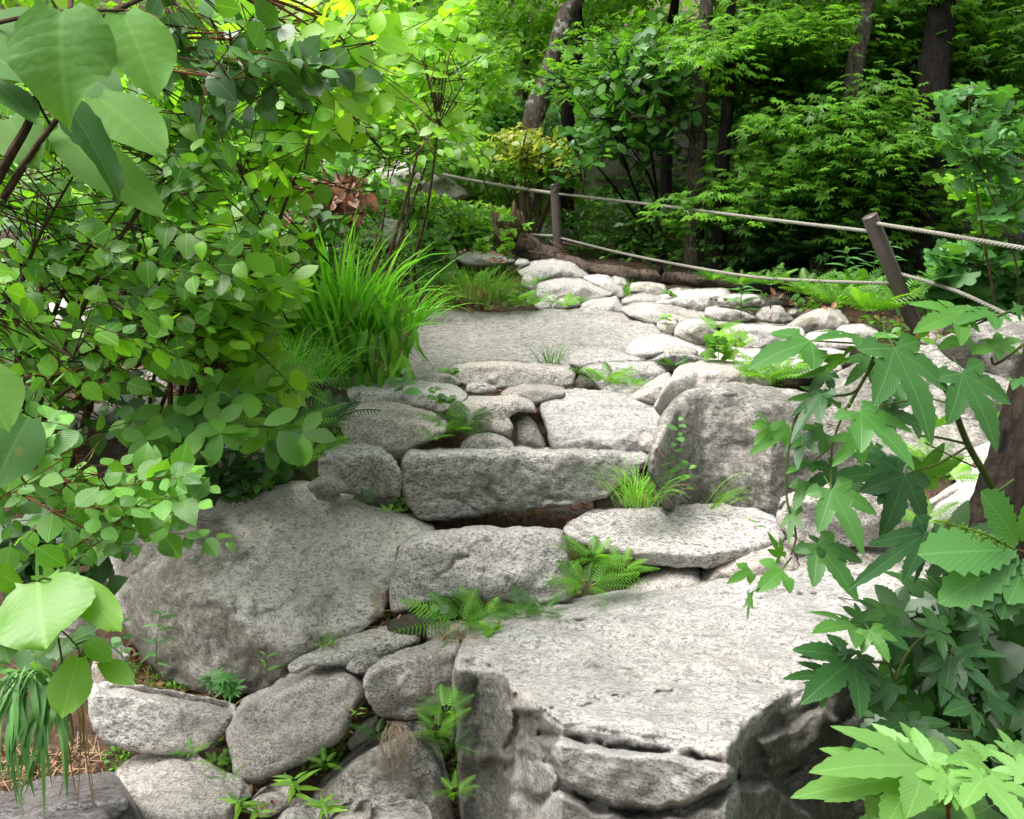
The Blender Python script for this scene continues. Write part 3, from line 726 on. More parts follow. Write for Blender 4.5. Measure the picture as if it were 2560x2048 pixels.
# ------------------------------------------------------------------ ground
_rows = [(1900, 2.3), (1725, 2.5), (1500, 2.78), (1300, 3.1), (1200, 3.3), (1100, 3.65), (1040, 3.8), (950, 4.1), (860, 4.6), (800, 5.05), (740, 5.8), (660, 7.0), (600, 7.9), (545, 9.0), (505, 10.5)]
_pz = [(-30, -5.0), (-3, -.6), (0, -.25), (1.6, -.2)] + [(d, D(1078, y, d).z) for y, d in _rows]
_pz += [(14, _pz[-1][1] + .75), (20, _pz[-1][1] + 2.2), (40, _pz[-1][1] + 9.5), (80, _pz[-1][1] + 26)]
PY = np.array([p[0] for p in _pz]); PZ = np.array([p[1] for p in _pz])

def sstep(x, a, b):
    t = np.clip((x - a) / (b - a), 0, 1)
    return t * t * (3 - 2 * t)

def ground_z(X, Y):
    X = np.asarray(X, float); Y = np.asarray(Y, float)
    z = np.interp(Y, PY, PZ) - .05
    z = z + .42 * sstep(-X, .95, 1.4) * sstep(Y, 3.25, 3.8)
    z = z - .16 * sstep(-X, .6, .9) * (1 - sstep(Y, 3.1, 3.4)) * sstep(Y, 2.5, 2.7)
    z = z + (np.clip(-X - 1.8, 0, 40) * .22) * sstep(Y, 2.0, 5.0)
    z = z - .35 * sstep(X, 1.0, 1.5) * sstep(-Y, -2.9, -2.3)
    z = z - np.clip(X - 2.5, 0, 30) * .05
    return z

def build_ground():
    def lines(a, b, near, far):
        out = [a]; 
        while out[-1] < b:
            s = near + (far - near) * min(1, max(0, (abs(out[-1] - 0) - 3) / 25))
            out.append(out[-1] + s)
        return np.array(out)
    xs = np.concatenate([-lines(0, 60, .045, 2.2)[::-1][:-1], lines(0, 60, .045, 2.2)])
    ys = lines(-25, 85, .05, 2.0)
    Xg, Yg = np.meshgrid(xs, ys)
    Zg = ground_z(Xg, Yg)
    n = np.array([noise.fractal(Vector((x * 1.5, y * 1.5, 0)), .8, 2.1, 4) for x, y in zip(Xg.ravel(), Yg.ravel())]).reshape(Xg.shape)
    Zg = Zg + n * (.03 + .2 * sstep(Yg, 9, 25))
    v = np.stack([Xg.ravel(), Yg.ravel(), Zg.ravel()], 1)
    nx = len(xs)
    i, j = np.meshgrid(np.arange(len(ys) - 1), np.arange(nx - 1), indexing='ij')
    a = (i * nx + j).ravel()
    f = np.stack([a, a + 1, a + nx + 1, a + nx], 1)
    me = mesh_from('ground', v, f.ravel(), np.arange(len(f)) * 4, np.full(len(f), 4))
    t = NT('forest_soil')
    tc = t.n('ShaderNodeTexCoord').outputs['Object']
    col = t.mix(t.ramp(t.noise(tc, 26, 7, .75), [(.4, 0.0), (.62, 1.0)]), (.022, .015, .010), (.12, .065, .035))
    col = t.mix(t.ramp(t.noise(tc, 60, 4, .7), [(.58, 0.0), (.66, .8)]), col, (.26, .13, .07))
    col = t.mix(t.ramp(t.noise(tc, 1.6, 5, .7), [(.5, 0.0), (.62, .7)]), col, (.035, .06, .015))
    b = t.n('ShaderNodeBump', Strength=.9, Distance=.02, Height=t.noise(tc, 40, 7, .75)).outputs[0]
    bs = t.n('ShaderNodeBsdfPrincipled', Base__Color=col, Roughness=.95, Normal=b)
    o = link_mesh('ground', me, t.done(bs.outputs[0]))
    return tag(o, 'brown forest soil with dry leaf litter under the stones', 'ground', kind='structure')
GROUND = build_ground()

# ray casting onto what is already built: finds the spot a sprig grows from
from mathutils.bvhtree import BVHTree
def make_bvh():
    vs, fs = [], []
    for o in COL.objects:
        if o.type != 'MESH': continue
        me = o.data
        n = len(me.vertices)
        co = np.empty(n * 3, np.float32); me.vertices.foreach_get('co', co)
        co = co.reshape(-1, 3) + np.array(o.location)
        base = sum(len(x) for x in vs)
        vs.append(co)
        L = np.empty(len(me.loops), np.int32); me.loops.foreach_get('vertex_index', L)
        k = len(me.polygons[0].vertices)
        fs.append((L.reshape(-1, k) + base).tolist())
    V = np.concatenate(vs).tolist()
    F = [f for g in fs for f in g]
    return BVHTree.FromPolygons(V, F)
BVH = make_bvh()
EYEV = Vector((0, 0, EYE))
def hit(fr, x, y, default=4.0):
    p = P(fr, x, y, 1.0)
    d = (p - EYEV).normalized()
    r = BVH.ray_cast(EYEV, d)
    return r[0] if r[0] is not None else P(fr, x, y, default)
# ------------------------------------------------------------------ leaf templates
RS = np.random.RandomState(11)

class Tpl:
    def __init__(s, v, uv, faces):
        s.v = np.array(v, float); s.uv = np.array(uv, float)
        s.loops = np.array([i for f in faces for i in f]); s.tot = np.array([len(f) for f in faces])

def strip_leaf(n=6, width=.6, peak=.42, tip=1.4, fold=.12, curl=.18, serr=0.0, base=.0, stalk=0.0):
    """leaf along +Y, length 1; width = full width"""
    v, uv, f = [], [], []
    for i in range(n + 1):
        t = i / n
        # asymmetric bell: peak position, pointed tip
        a = t / peak if t < peak else (1 - t) / (1 - peak)
        w = width / 2 * (math.sin(min(1, a) * math.pi / 2) ** (1.0 if t >= peak else .62)) ** (tip if t > peak else 1)
        w = max(w, .004 + base * (t < .01) * width / 2)
        if serr and 0 < i < n: w *= 1 + (serr if i % 2 else -serr)
        yo = serr * .25 / n if i % 2 else 0
        y = stalk + t * (1 - stalk)
        z = -curl * t * t
        v += [(-w, y + yo, z + fold * w), (0, y, z), (w, y + yo, z + fold * w)]
        uw = w / (width / 2) * .5 if width else .5
        uv += [(.5 - uw, t), (.5, t), (.5 + uw, t)]
    for i in range(n):
        a = i * 3
        f += [(a, a + 1, a + 4, a + 3), (a + 1, a + 2, a + 5, a + 4)]
    if stalk:
        b = len(v)
        v += [(-.008, 0, 0), (.008, 0, 0), (.008, stalk, 0), (-.008, stalk, 0)]
        uv += [(.5, 0)] * 4
        f.append((b, b + 1, b + 2, b + 3))
    return Tpl(v, uv, f)

def palm_leaf(lobes, sinus=.35, rows=3, serr=0.0, curl=.25, fold=.15, wpk=.5, cy=.25):
    """lobes: (angle from +Y in degrees, length, half width); centre lies cy along +Y"""
    v, uv, f = [(0, cy, 0)], [(.5, 0)], []
    def pt(a, r, w):
        a = math.radians(a)
        x = math.sin(a) * r + math.cos(a) * w
        y = math.cos(a) * r - math.sin(a) * w
        rr_ = x * x + y * y
        return (x, cy + y, -curl * rr_ + fold * abs(w))
    lob = sorted(lobes)
    n = len(lob)
    sn = []
    for i in range(n + 1):
        if i == 0: a, r = lob[0][0] - 24, sinus * .6
        elif i == n: a, r = lob[-1][0] + 24, sinus * .6
        else:
            a = (lob[i - 1][0] + lob[i][0]) / 2; r = sinus * (lob[i - 1][1] + lob[i][1]) / 2 / 1.0
        sn.append(len(v)); v.append(pt(a, r, 0)); uv.append((.05, r))
    for i, (a, L, hw) in enumerate(lob):
        mids = [0]; lefts = [sn[i]]; rights = [sn[i + 1]]
        r0 = sinus * 1.0
        for k in range(1, rows + 1):
            t = r0 + (1 - r0) * k / (rows + 1)
            s_ = (t - r0) / (1 - r0)
            w = hw * (math.sin(math.pi * min(1, max(0, s_ * .62 + .38))) ** .8)
            if serr: w *= 1 + (serr if k % 2 else -serr)
            mids.append(len(v)); v.append(pt(a, L * t, 0)); uv.append((.5, t))
            lefts.append(len(v)); v.append(pt(a, L * t, -w)); uv.append((.5 - .5 * w / hw, t))
            rights.append(len(v)); v.append(pt(a, L * t, w)); uv.append((.5 + .5 * w / hw, t))
        tipi = len(v); v.append(pt(a, L, 0)); uv.append((.5, 1))
        for k in range(rows):
            f.append((mids[k], mids[k + 1], lefts[k + 1], lefts[k]))
            f.append((mids[k], rights[k], rights[k + 1], mids[k + 1]))
        f.append((mids[-1], tipi, lefts[-1])); f.append((mids[-1], rights[-1], tipi))
    b = len(v)
    v += [(-.01, 0, 0), (.01, 0, 0), (.01, cy, 0), (-.01, cy, 0)]; uv += [(.5, 0)] * 4
    f.append((b, b + 1, b + 2, b + 3))
    return Tpl(v, uv, f)

def maple_cheap(nl=5, sinus=.42, curl=.2):
    angs = np.linspace(-118, 118, nl)
    v, uv, f = [(0, .1, 0)], [(.5, 0)], []
    tips, sn = [], []
    for i in range(nl + 1):
        a = math.radians(angs[0] - 20 if i == 0 else angs[-1] + 20 if i == nl else (angs[i - 1] + angs[i]) / 2)
        v.append((math.sin(a) * sinus * .62, .1 + math.cos(a) * sinus * .62, .02)); uv.append((.1, .3))
    for i in range(nl):
        a = math.radians(angs[i]); L = .62 + .33 * math.cos(a * .75)
        v.append((math.sin(a) * L * .72, .1 + math.cos(a) * L, -curl * L * L)); uv.append((.5, 1))
        t = nl + 1 + i + 0
        f += [(0, 1 + i, 1 + nl + i), (0, 1 + nl + i, 2 + i)]
    # fix indices: tips start at nl+2
    f = [tuple(x + 1 if x > nl else x for x in q) if False else q for q in f]
    f = []
    for i in range(nl):
        f += [(0, 1 + i, nl + 2 + i), (0, nl + 2 + i, 2 + i)]
    return Tpl(v, uv, f)

def fern_frond(pairs=15, width=.42, pr=2, curl=.35):
    v, uv, f = [], [], []
    def zc(y): return -curl * y * y
    for i in range(pairs):
        t = .14 + .86 * i / pairs
        L = width / 2 * (math.sin(math.pi * min(1, (t * .82 + .16))) ** .8) * (1.05)
        w = .92 / pairs * .30
        for s in (-1, 1):
            b = len(v)
            nseg = pr * 2
            for k in range(nseg + 1):
                q = k / nseg
                x = s * L * q
                yy = t + q * L * .35
                ww = w * (1 - q) ** .6 * (1.25 if k % 2 else .65) + .0015
                z = zc(yy) - .25 * L * q * q
                v += [(x, yy - ww, z), (x, yy + ww, z)]
                uv += [(.2, q), (.8, q)]
            for k in range(nseg):
                a = b + 2 * k
                f.append((a, a + 1, a + 3, a + 2) if s < 0 else (a, a + 2, a + 3, a + 1))
    b = len(v)
    for k in range(7):
        y = k / 6
        v += [(-.006, y, zc(y) - .003), (.006, y, zc(y) - .003)]; uv += [(.5, 0), (.5, 0)]
    for k in range(6): f.append((b + 2 * k, b + 2 * k + 1, b + 2 * k + 3, b + 2 * k + 2))
    return Tpl(v, uv, f)

def cup_leaf(n=3, width=.62, curl=.2):  # cheap leaf for masses
    return strip_leaf(n, width, .45, 1.2, .15, curl)

T_SERR = strip_leaf(13, .70, .44, 1.0, .14, .24, .06, stalk=.1)
T_OVATE = strip_leaf(8, .62, .5, 1.0, .12, .25, .0, stalk=.05)
T_OBOV = strip_leaf(8, .56, .6, .8, .10, .22, .0)
def wide_leaf(n=18, m=5, width=.86, peak=.38, tip=1.0, fold=.14, curl=.2, base=.35, jag=.02, pucker=.012, seed=1):
    rs = np.random.RandomState(seed)
    v, uv, f = [], [], []
    for i in range(n + 1):
        t = i / n
        a = t / peak if t < peak else (1 - t) / (1 - peak)
        w = width / 2 * (math.sin(min(1, a) * math.pi / 2) ** (1.0 if t >= peak else .55)) ** (tip if t > peak else 1)
        w = max(w, .004 + base * (t < .01) * width / 2) * (1 + rs.uniform(-1, 1) * jag)
        for j in range(-m, m + 1):
            q = j / m
            x = q * w
            y = t + abs(q) ** 1.5 * .05 * (1 if t < .9 else 0) - (abs(q) ** 2 * base * .30 * max(0, 1 - t * 5))
            z = -curl * t * t + fold * abs(x) - .25 * x * x + pucker * math.cos((t * 11 - abs(q) * 4.0) * 2 * math.pi) * min(1, abs(q) * 4) * (w * 2 / width) + .03 * math.sin(t * 9 + (2 if q > 0 else 0)) * abs(q) ** 2
            v.append((x, y, z)); uv.append((.5 + .5 * x / (width / 2), t))
    k = 2 * m + 1
    for i in range(n):
        for j in range(k - 1):
            a = i * k + j
            f.append((a, a + 1, a + k + 1, a + k))
    return Tpl(v, uv, f)
T_BIG = wide_leaf()
T_ROUND = wide_leaf(20, 5, .94, .42, .85, .10, .14, .4, .015, .012, 2)
T_SMALL = cup_leaf(4, .55)
T_MASS = cup_leaf(3, .6)
T_MASS2 = cup_leaf(2, .7, .15)
T_LANCE = strip_leaf(6, .19, .35, 1.2, .2, .35)
T_MAPLE = maple_cheap(7, .60)
T_MAPLE5 = maple_cheap(5, .62)
T_HOP = palm_leaf([(-98, .50, .13), (-48, .82, .165), (0, 1.05, .195), (48, .82, .165), (98, .50, .13)], .38, 9, .08, .22, .25)
T_HOP3 = palm_leaf([(-62, .66, .20), (0, 1.0, .24), (62, .66, .20)], .4, 9, .07, .28, .25)
T_IVY = palm_leaf([(-105, .5, .2), (-50, .68, .2), (0, .8, .22), (50, .68, .2), (105, .5, .2)], .72, 2, .0, .15, .1)
T_GERAN = palm_leaf([(-120, .6, .1), (-75, .8, .1), (-36, .95, .1), (0, 1.0, .1), (36, .95, .1), (75, .8, .1), (120, .6, .1)], .32, 3, .2, .2, .1, cy=.1)
def oak():
    return strip_leaf(16, .66, .62, .75, .1, .15, .13)
T_OAK = oak()
T_FERN = fern_frond()
T_FERN_FAR = fern_frond(12, .4, 1)
T_DRY = strip_leaf(5, .5, .45, 1.1, .5, -.35, .06)

# ------------------------------------------------------------------ leaf batches
def unit(a): return a / (np.linalg.norm(a, axis=-1, keepdims=True) + 1e-9)

class Leaves:
    def __init__(s): s.V, s.UV, s.T, s.L, s.N, s.n = [], [], [], [], [], 0
    def add(s, tpl, pos, dr, nr, size, r=None, g=None, zs=None):
        pos = np.atleast_2d(np.array(pos, float)); k = len(pos)
        dr = unit(np.broadcast_to(np.atleast_2d(np.array(dr, float)), (k, 3)))
        nr = np.broadcast_to(np.atleast_2d(np.array(nr, float)), (k, 3))
        sd = unit(np.cross(dr, nr)); nr = np.cross(sd, dr)
        size = np.broadcast_to(np.array(size, float), (k,)) if np.ndim(size) < 2 else size
        if size.ndim == 1: size = np.stack([size] * 3, 1)
        if zs is not None: size = size * np.stack([np.ones(k), np.ones(k), np.broadcast_to(zs, (k,))], 1)
        t = tpl.v
        v = pos[:, None] + (sd[:, None] * (t[None, :, :1] * size[:, None, :1]) + dr[:, None] * (t[None, :, 1:2] * size[:, None, 1:2]) + nr[:, None] * (t[None, :, 2:] * size[:, None, 2:]))
        nv = len(t)
        r = RS.rand(k) if r is None else np.broadcast_to(r, (k,)); g = RS.rand(k) if g is None else np.broadcast_to(g, (k,))
        s.V.append(v.reshape(-1, 3))
        s.UV.append(np.tile(tpl.uv[tpl.loops], (k, 1)))
        s.T.append(np.repeat(np.stack([r, g], 1), nv, 0))
        s.L.append((tpl.loops[None] + (np.arange(k) * nv)[:, None] + s.n).ravel())
        s.N.append(np.tile(tpl.tot, k))
        s.n += k * nv
    def raw(s, v, faces, uv, r, g):
        v = np.array(v)
        lo = np.array([i for f in faces for i in f])
        s.V.append(v); s.UV.append(np.array(uv)[lo]); s.T.append(np.tile([[r, g]], (len(v), 1)))
        s.L.append(lo + s.n); s.N.append(np.array([len(f) for f in faces])); s.n += len(v)
    def build(s, name, mat, parent=None, origin=None):
        if not s.V: return None
        V = np.concatenate(s.V); o_ = np.zeros(3) if origin is None else np.array(origin)
        N = np.concatenate(s.N); L = np.concatenate(s.L)
        st = np.concatenate([[0], np.cumsum(N)[:-1]])
        me = mesh_from(name, V - o_, L, st, N)
        uvl = me.uv_layers.new(name='UVMap')
        uvl.data.foreach_set('uv', np.concatenate(s.UV).astype(np.float32).ravel())
        T = np.concatenate(s.T)
        ca = me.color_attributes.new('tint', 'FLOAT_COLOR', 'POINT')
        c = np.ones((len(V), 4), np.float32); c[:, :2] = T; c[:, 2] = 0
        ca.data.foreach_set('color', c.ravel())
        return link_mesh(name, me, mat, parent, Vector(o_) if origin is not None else None)

def sample_poly(fr, poly, n, rs):
    q = np.array(px(fr, poly)); mn, mx = q.min(0), q.max(0)
    out = []
    while sum(len(o) for o in out) < n:
        c = rs.uniform(mn, mx, (n * 2, 2)); out.append(c[inside(q, c)])
    return np.concatenate(out)[:n]

def shrub(name, label, cat, roots, poly, d0, d1, ntw, tpl, size, lm, sm, k=7, tl=.3, fr='D', group=None, nrm=(0, -.35, .9), jit=.45, flat=.5, limbs=7, lr=.012,
          attach=.5, tubes=True, seed=0, out=(0, 0, 0), droop=.15, sv=.42, extra=None, whorl=False, fname='foliage', rr=(0, 1), angle=55):
    """a plant whose twigs end inside a traced region, between distances d0 and d1"""
    rs = np.random.RandomState(seed + 100)
    R = [Vector(r) for r in roots]
    e = empty(name, R[0], label, cat, group)
    q = sample_poly(fr, poly, ntw, rs)
    d = rs.uniform(d0, d1, ntw)
    X, Y, Z = wpt(q[:, 0], q[:, 1], d)
    E = np.stack([X, Y, Z], 1)
    # limbs
    tb = Tubes(); lp = []
    order = rs.permutation(ntw)[:limbs]
    for i in order:
        t = Vector(E[i]); r = min(R, key=lambda a: (a - t).length)
        m = r.lerp(t, .5) + Vector((rs.uniform(-.1, .1), rs.uniform(-.1, .1), rs.uniform(.0, .12))) * (t - r).length
        c = curve([r, m, t], 7)
        tb.add(c, lr, lr * .25, 6, .2)
        lp += [np.array(p) for p in c[2:]]
    lp = np.array(lp)
    c0 = np.array(R[0])
    # twig starts
    near = lp[np.argmin(((E[:, None] - lp[None]) ** 2).sum(2), 1)] if ntw < 4000 else np.tile(lp.mean(0), (ntw, 1))
    dr = (E - near) * np.array([1, 1, flat]) + np.array(out) * tl * 2 + rs.normal(0, .35, (ntw, 3)) * tl * np.array([1, 1, flat])
    dr = unit(dr)
    S = E - dr * tl
    nv = np.array(nrm)
    L = Leaves()
    for j in range(k):
        t = .2 + .8 * (j + .5) / k
        pos = S + dr * tl * t + np.array([0, 0, -droop * tl]) * t * t
        up = unit(nv + rs.normal(0, jit, (ntw, 3)))
        side = unit(np.cross(dr, up))
        a = math.radians(angle) * (1 - .6 * (t > .9)) * (1 if j % 2 else -1)
        ld = dr * math.cos(a) + side * math.sin(a) + rs.normal(0, .15, (ntw, 3)) + np.array([0, 0, -droop])
        sz = size * rs.uniform(1 - sv, 1 + sv, ntw) * (1 - .25 * (t > .85))
        L.add(tpl, pos, ld, up, sz, r=rs.uniform(rr[0], rr[1], ntw), zs=rs.uniform(-.3, 1.8, ntw))
    if whorl:
        for j in range(5):
            a = j * 2 * math.pi / 5
            up = unit(nv + rs.normal(0, jit * .5, (ntw, 3)))
            s1 = unit(np.cross(up, dr)); s2 = np.cross(s1, up)
            L.add(tpl, E, s1 * math.sin(a) + s2 * math.cos(a), up, size * rs.uniform(.8, 1.2, ntw), r=rs.uniform(rr[0], rr[1], ntw))
    if tubes:
        for i in range(ntw):
            a = Vector(S[i]); b = Vector(E[i]) - Vector((0, 0, droop * tl))
            nn_ = Vector(near[i])
            pts = [a, a.lerp(b, .5) + Vector((0, 0, droop * tl * .2)), b]
            if (nn_ - a).length < attach: pts = [nn_] + pts
            tb.add(pts, lr * .28, lr * .12, 3, cap=False)
    if extra: extra(L, tb)
    tb.build('stem', sm, e)
    L.build(fname, lm, e)
    return e

def blades(L, base, n, length, width, spread=.35, lean=(0, 0, 0), bend=1.0, seg=7, rs=None, r=(0, 1), rad=.03, up=1.0):
    """arching grass blades"""
    rs = rs or RS
    for i in range(n):
        a = rs.uniform(0, 2 * math.pi)
        o = np.array([math.cos(a), math.sin(a), 0.0])
        l = length * rs.uniform(.55, 1.15)
        d0 = unit(np.array([0, 0, up]) + o * rs.uniform(.1, spread * 2) + np.array(lean))
        p = np.array(base) + o * rs.uniform(0, rad) + rs.normal(0, rad * .3, 3) * np.array([1, 1, .2])
        side = unit(np.cross(d0, o + np.array([.01, .02, 0])) + rs.normal(0, .3, 3))
        v, uv, f = [], [], []
        dcur = d0.copy(); bd = bend * rs.uniform(.6, 1.4)
        for k in range(seg + 1):
            t = k / seg
            w = width * (1 - t ** 2.2) * (.6 + .4 * min(1, t * 4)) / 2 + .0002
            v += [p - side * w, p + side * w]; uv += [(.2, t), (.8, t)]
            p = p + dcur * l / seg
            dcur = unit(dcur + np.array([0, 0, -1.0]) * bd * (t + .15) / seg * 2.2 + o * .05)
        for k in range(seg): f.append((2 * k, 2 * k + 1, 2 * k + 3, 2 * k + 2))
        L.raw(v, f, uv, rs.uniform(*r), rs.rand())

# ------------------------------------------------------------------ plant materials
M_SERR = leafmat('serrated_leaf', (.04, .14, .02), (.21, .46, .035), .5, .36, .45, spots=.6, vb=.25)
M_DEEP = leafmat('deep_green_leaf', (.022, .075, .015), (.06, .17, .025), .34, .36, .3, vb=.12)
M_LIME = leafmat('lime_leaf', (.12, .30, .02), (.27, .50, .035), .55, .4, .2, vb=.15)
M_LIMEBG = leafmat('lime_small_leaf', (.09, .25, .025), (.23, .43, .04), .52, .45)
M_MID = leafmat('mid_green_leaf', (.05, .16, .025), (.13, .31, .04), .42, .45)
M_BLUE = leafmat('cool_green_leaf', (.05, .16, .045), (.11, .28, .07), .38, .42, .25, vb=.25)
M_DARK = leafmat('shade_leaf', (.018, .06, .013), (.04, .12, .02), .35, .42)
M_MAPLE = leafmat('maple_leaf', (.05, .15, .02), (.15, .34, .03), .45, .45)
M_GRASS = leafmat('bright_grass', (.10, .34, .03), (.21, .52, .05), .45, .35)
M_GRASSD = leafmat('blue_grass', (.07, .19, .06), (.15, .33, .10), .3, .4)
M_STRAW = leafmat('straw', (.22, .12, .05), (.45, .30, .14), .2, .6, tcol=(1.2, 1, .6))
M_RUST = leafmat('rusty_leaf', (.16, .07, .045), (.38, .20, .14), .25, .5, tcol=(1.4, .8, .6))
M_DRYL = leafmat('dry_leaf', (.11, .04, .02), (.36, .17, .09), .12, .6, tcol=(1.2, .9, .6))
M_BIG = leafmat('broad_leaf', (.05, .15, .035), (.13, .28, .06), .48, .6, .22, vb=.08, spec=.15, spots=.3)
M_FERN = leafmat('fern', (.07, .21, .025), (.19, .42, .04), .42, .5)
M_HOP = leafmat('lobed_leaf', (.03, .11, .03), (.085, .23, .035), .38, .36, .35, vb=.3)
M_YEL = leafmat('yellowing_leaf', (.20, .34, .03), (.46, .40, .06), .45, .45)
M_TWIG = bark('twig_bark', (.05, .035, .022), (.15, .10, .06), 30)
M_STALK = bark('green_stalk', (.07, .12, .03), (.16, .20, .06), 30)
M_REDST = bark('reddish_stalk', (.20, .07, .04), (.30, .13, .06), 30)
M_BARK = bark('grey_bark', (.018, .014, .012), (.12, .10, .08), 16, .6, (.2, .21, .18))
M_BARKD = bark('dark_bark', (.005, .004, .004), (.026, .021, .018), 14)
M_BARKP = bark('pale_peeling_bark', (.035, .027, .022), (.16, .13, .105), 10, .7, (.45, .44, .40))
M_ROUND = leafmat('round_leaf', (.05, .16, .02), (.13, .29, .022), .45, .42, .3, spots=.6, vb=.15)
M_SPRAY = leafmat('spray_leaf', (.05, .16, .03), (.14, .34, .045), .42, .4, .4, spots=.4)
M_LOG = bark('weathered_log', (.025, .02, .017), (.17, .125, .10), 12, stretch=.5)
# ------------------------------------------------------------------ near plants, leaf by leaf
def leaf_at(L, tpl, fr, bx, by, tx, ty, d0, d1, wr=None, up=(0, -.6, .8), zs=1.0, r=None, g=None, cy=0.0):
    """a leaf from its base pixel/depth to its tip pixel/depth; wr: width on screen pixels/length ratio multiplier"""
    a, b = P(fr, bx, by, d0), P(fr, tx, ty, d1)
    dr = b - a; l = dr.length / (1.0)
    pos = a - dr * cy
    L.add(tpl, [pos], [dr], [up], np.array([[l * (wr or 1), l, l * (wr or 1)]]), r=r, g=g, zs=zs)

def stalk(tb, fr, pts, r0, r1, n=6, sides=6):
    tb.add(curve([P(fr, x, y, d) for x, y, d in pts], n), r0, r1, sides, .1)

# broad-leaved branch hanging in at the top left
e = empty('broad_leaved_branch', D(-60, 330, 1.15), 'broad-leaved branch with very large pale smooth leaves hanging at the top left', 'branch')
L, tb = Leaves(), Tubes()
for bx, by, tx, ty, d0, d1, w, up, r, g, zs in [
    (130, 22, 108, 176, 1.02, .95, 1.15, (.1, -.8, .55), .55, .55, 2.2), (258, 28, 330, 168, 1.05, 1.0, .85, (.3, -.8, .5), .75, .8, 1.5),
    (-30, 40, 70, 95, 1.1, 1.02, .9, (-.2, -.5, .8), .35, .4, 1), (120, 195, 270, 378, 1.2, 1.14, .40, (.5, -.35, .3), .0, .0, 2.5),
    (115, 275, 345, 440, 1.26, 1.2, .42, (.4, -.8, .5), .8, .55, 1), (-10, 175, 75, 240, 1.2, 1.15, .6, (.1, -.3, .9), .1, .1, 1),
    (205, 205, 345, 305, 1.25, 1.2, .75, (.3, -.8, .6), .9, .5, 1), (-20, 120, 85, 160, 1.2, 1.15, .7, (0, -.6, .8), .3, .5, 1),
    (-45, 770, 12, 905, .95, .92, .95, (.2, -.9, .4), .9, .5, .6), (20, 250, 70, 340, 1.25, 1.2, .8, (0, -.8, .4), .9, .3, 1),
    (150, 150, 250, 190, 1.3, 1.25, .7, (0, -.8, .5), .2, .3, 1), (60, 880, -20, 1020, 1.3, 1.2, .8, (.3, -.8, .4), .1, .1, 1)]:
    leaf_at(L, T_BIG, 'D', bx, by, tx, ty, d0, d1, w, up, zs, r, g)
for pts, r0, r1 in [([(330, -20, 1.2), (250, 20, 1.15), (165, 55, 1.1), (135, 25, 1.02)], .0035, .002), ([(150, -20, 1.1), (148, 25, 1.05)], .0035, .003),
                    ([(82, 190, 1.2), (60, 260, 1.2), (20, 330, 1.2), (-40, 440, 1.2)], .0045, .007), ([(200, 170, 1.25), (130, 240, 1.25), (70, 320, 1.22), (5, 420, 1.2)], .003, .005),
                    ([(-50, 60, 1.1), (30, 40, 1.05), (130, 25, 1.02), (262, 22, 1.05)], .003, .0015), ([(82, 190, 1.2), (55, 180, 1.1)], .003, .002), ([(105, 262, 1.2), (82, 220, 1.2)], .002, .002)]:
    stalk(tb, 'D', pts, r0, r1)
tb.build('stem', M_TWIG, e); L.build('foliage', M_BIG, e)

# round yellow-green leaves at the lower left
e = empty('round_leaved_plant', P('C', 300, 900, 1.6), 'plant with big round yellow-green dewy leaves, the lowest one hanging, at lower left', 'plant')
L, tb = Leaves(), Tubes()
for bx, by, tx, ty, w, up, r, g, d0, d1 in [
    (230, 300, 235, 645, 1.3, (0, -.7, .7), .6, .85, 1.5, 1.38), (240, 290, 405, 225, .75, (0, -.35, 1), .35, .6, 1.5, 1.6), (438, 290, 722, 590, .5, (.3, -.7, .6), 1, .8, 1.5, 1.45),
    (472, 755, 352, 1118, .80, (0, -.85, .4), 1, 1, 1.48, 1.42), (350, 598, 198, 775, .62, (-.3, -.6, .7), .7, .8, 1.5, 1.45), (515, 655, 662, 770, .62, (.3, -.6, .7), .8, .8, 1.5, 1.47),
    (605, 780, 803, 907, .55, (.3, -.7, .7), .95, .85, 1.5, 1.47), (570, 600, 395, 660, .9, (0, -.6, .8), .05, .2, 1.6, 1.6), (-20, 560, 40, 780, .9, (0, -.7, .7), .3, .5, 1.45, 1.4),
    (120, 330, -30, 230, .8, (0, -.7, .7), .5, .6, 1.55, 1.5), (380, 640, 330, 760, 1.2, (0, -.8, .6), 0, .1, 1.65, 1.6), (120, 640, 280, 860, .7, (0, -.8, .6), 0, .2, 1.65, 1.6), (560, 700, 470, 790, .9, (0, -.7, .7), .1, .1, 1.65, 1.65)]:
    leaf_at(L, T_ROUND, 'C', bx, by, tx, ty, d0, d1, w, up, 1.0, r, g)
for pts in [[(300, 1000, 1.65), (370, 820, 1.6), (350, 600, 1.5), (460, 690, 1.49), (475, 758, 1.48)], [(475, 745, 1.48), (540, 765, 1.49), (605, 782, 1.5)], [(455, 680, 1.49), (520, 657, 1.5)],
            [(200, 900, 1.65), (210, 500, 1.62), (230, 300, 1.5), (330, 290, 1.5), (440, 290, 1.5)], [(120, 330, 1.55), (230, 300, 1.5)]]:
    stalk(tb, 'C', pts, .0022, .0014)
tb.build('stem', M_STALK, e); L.build('foliage', M_ROUND, e)

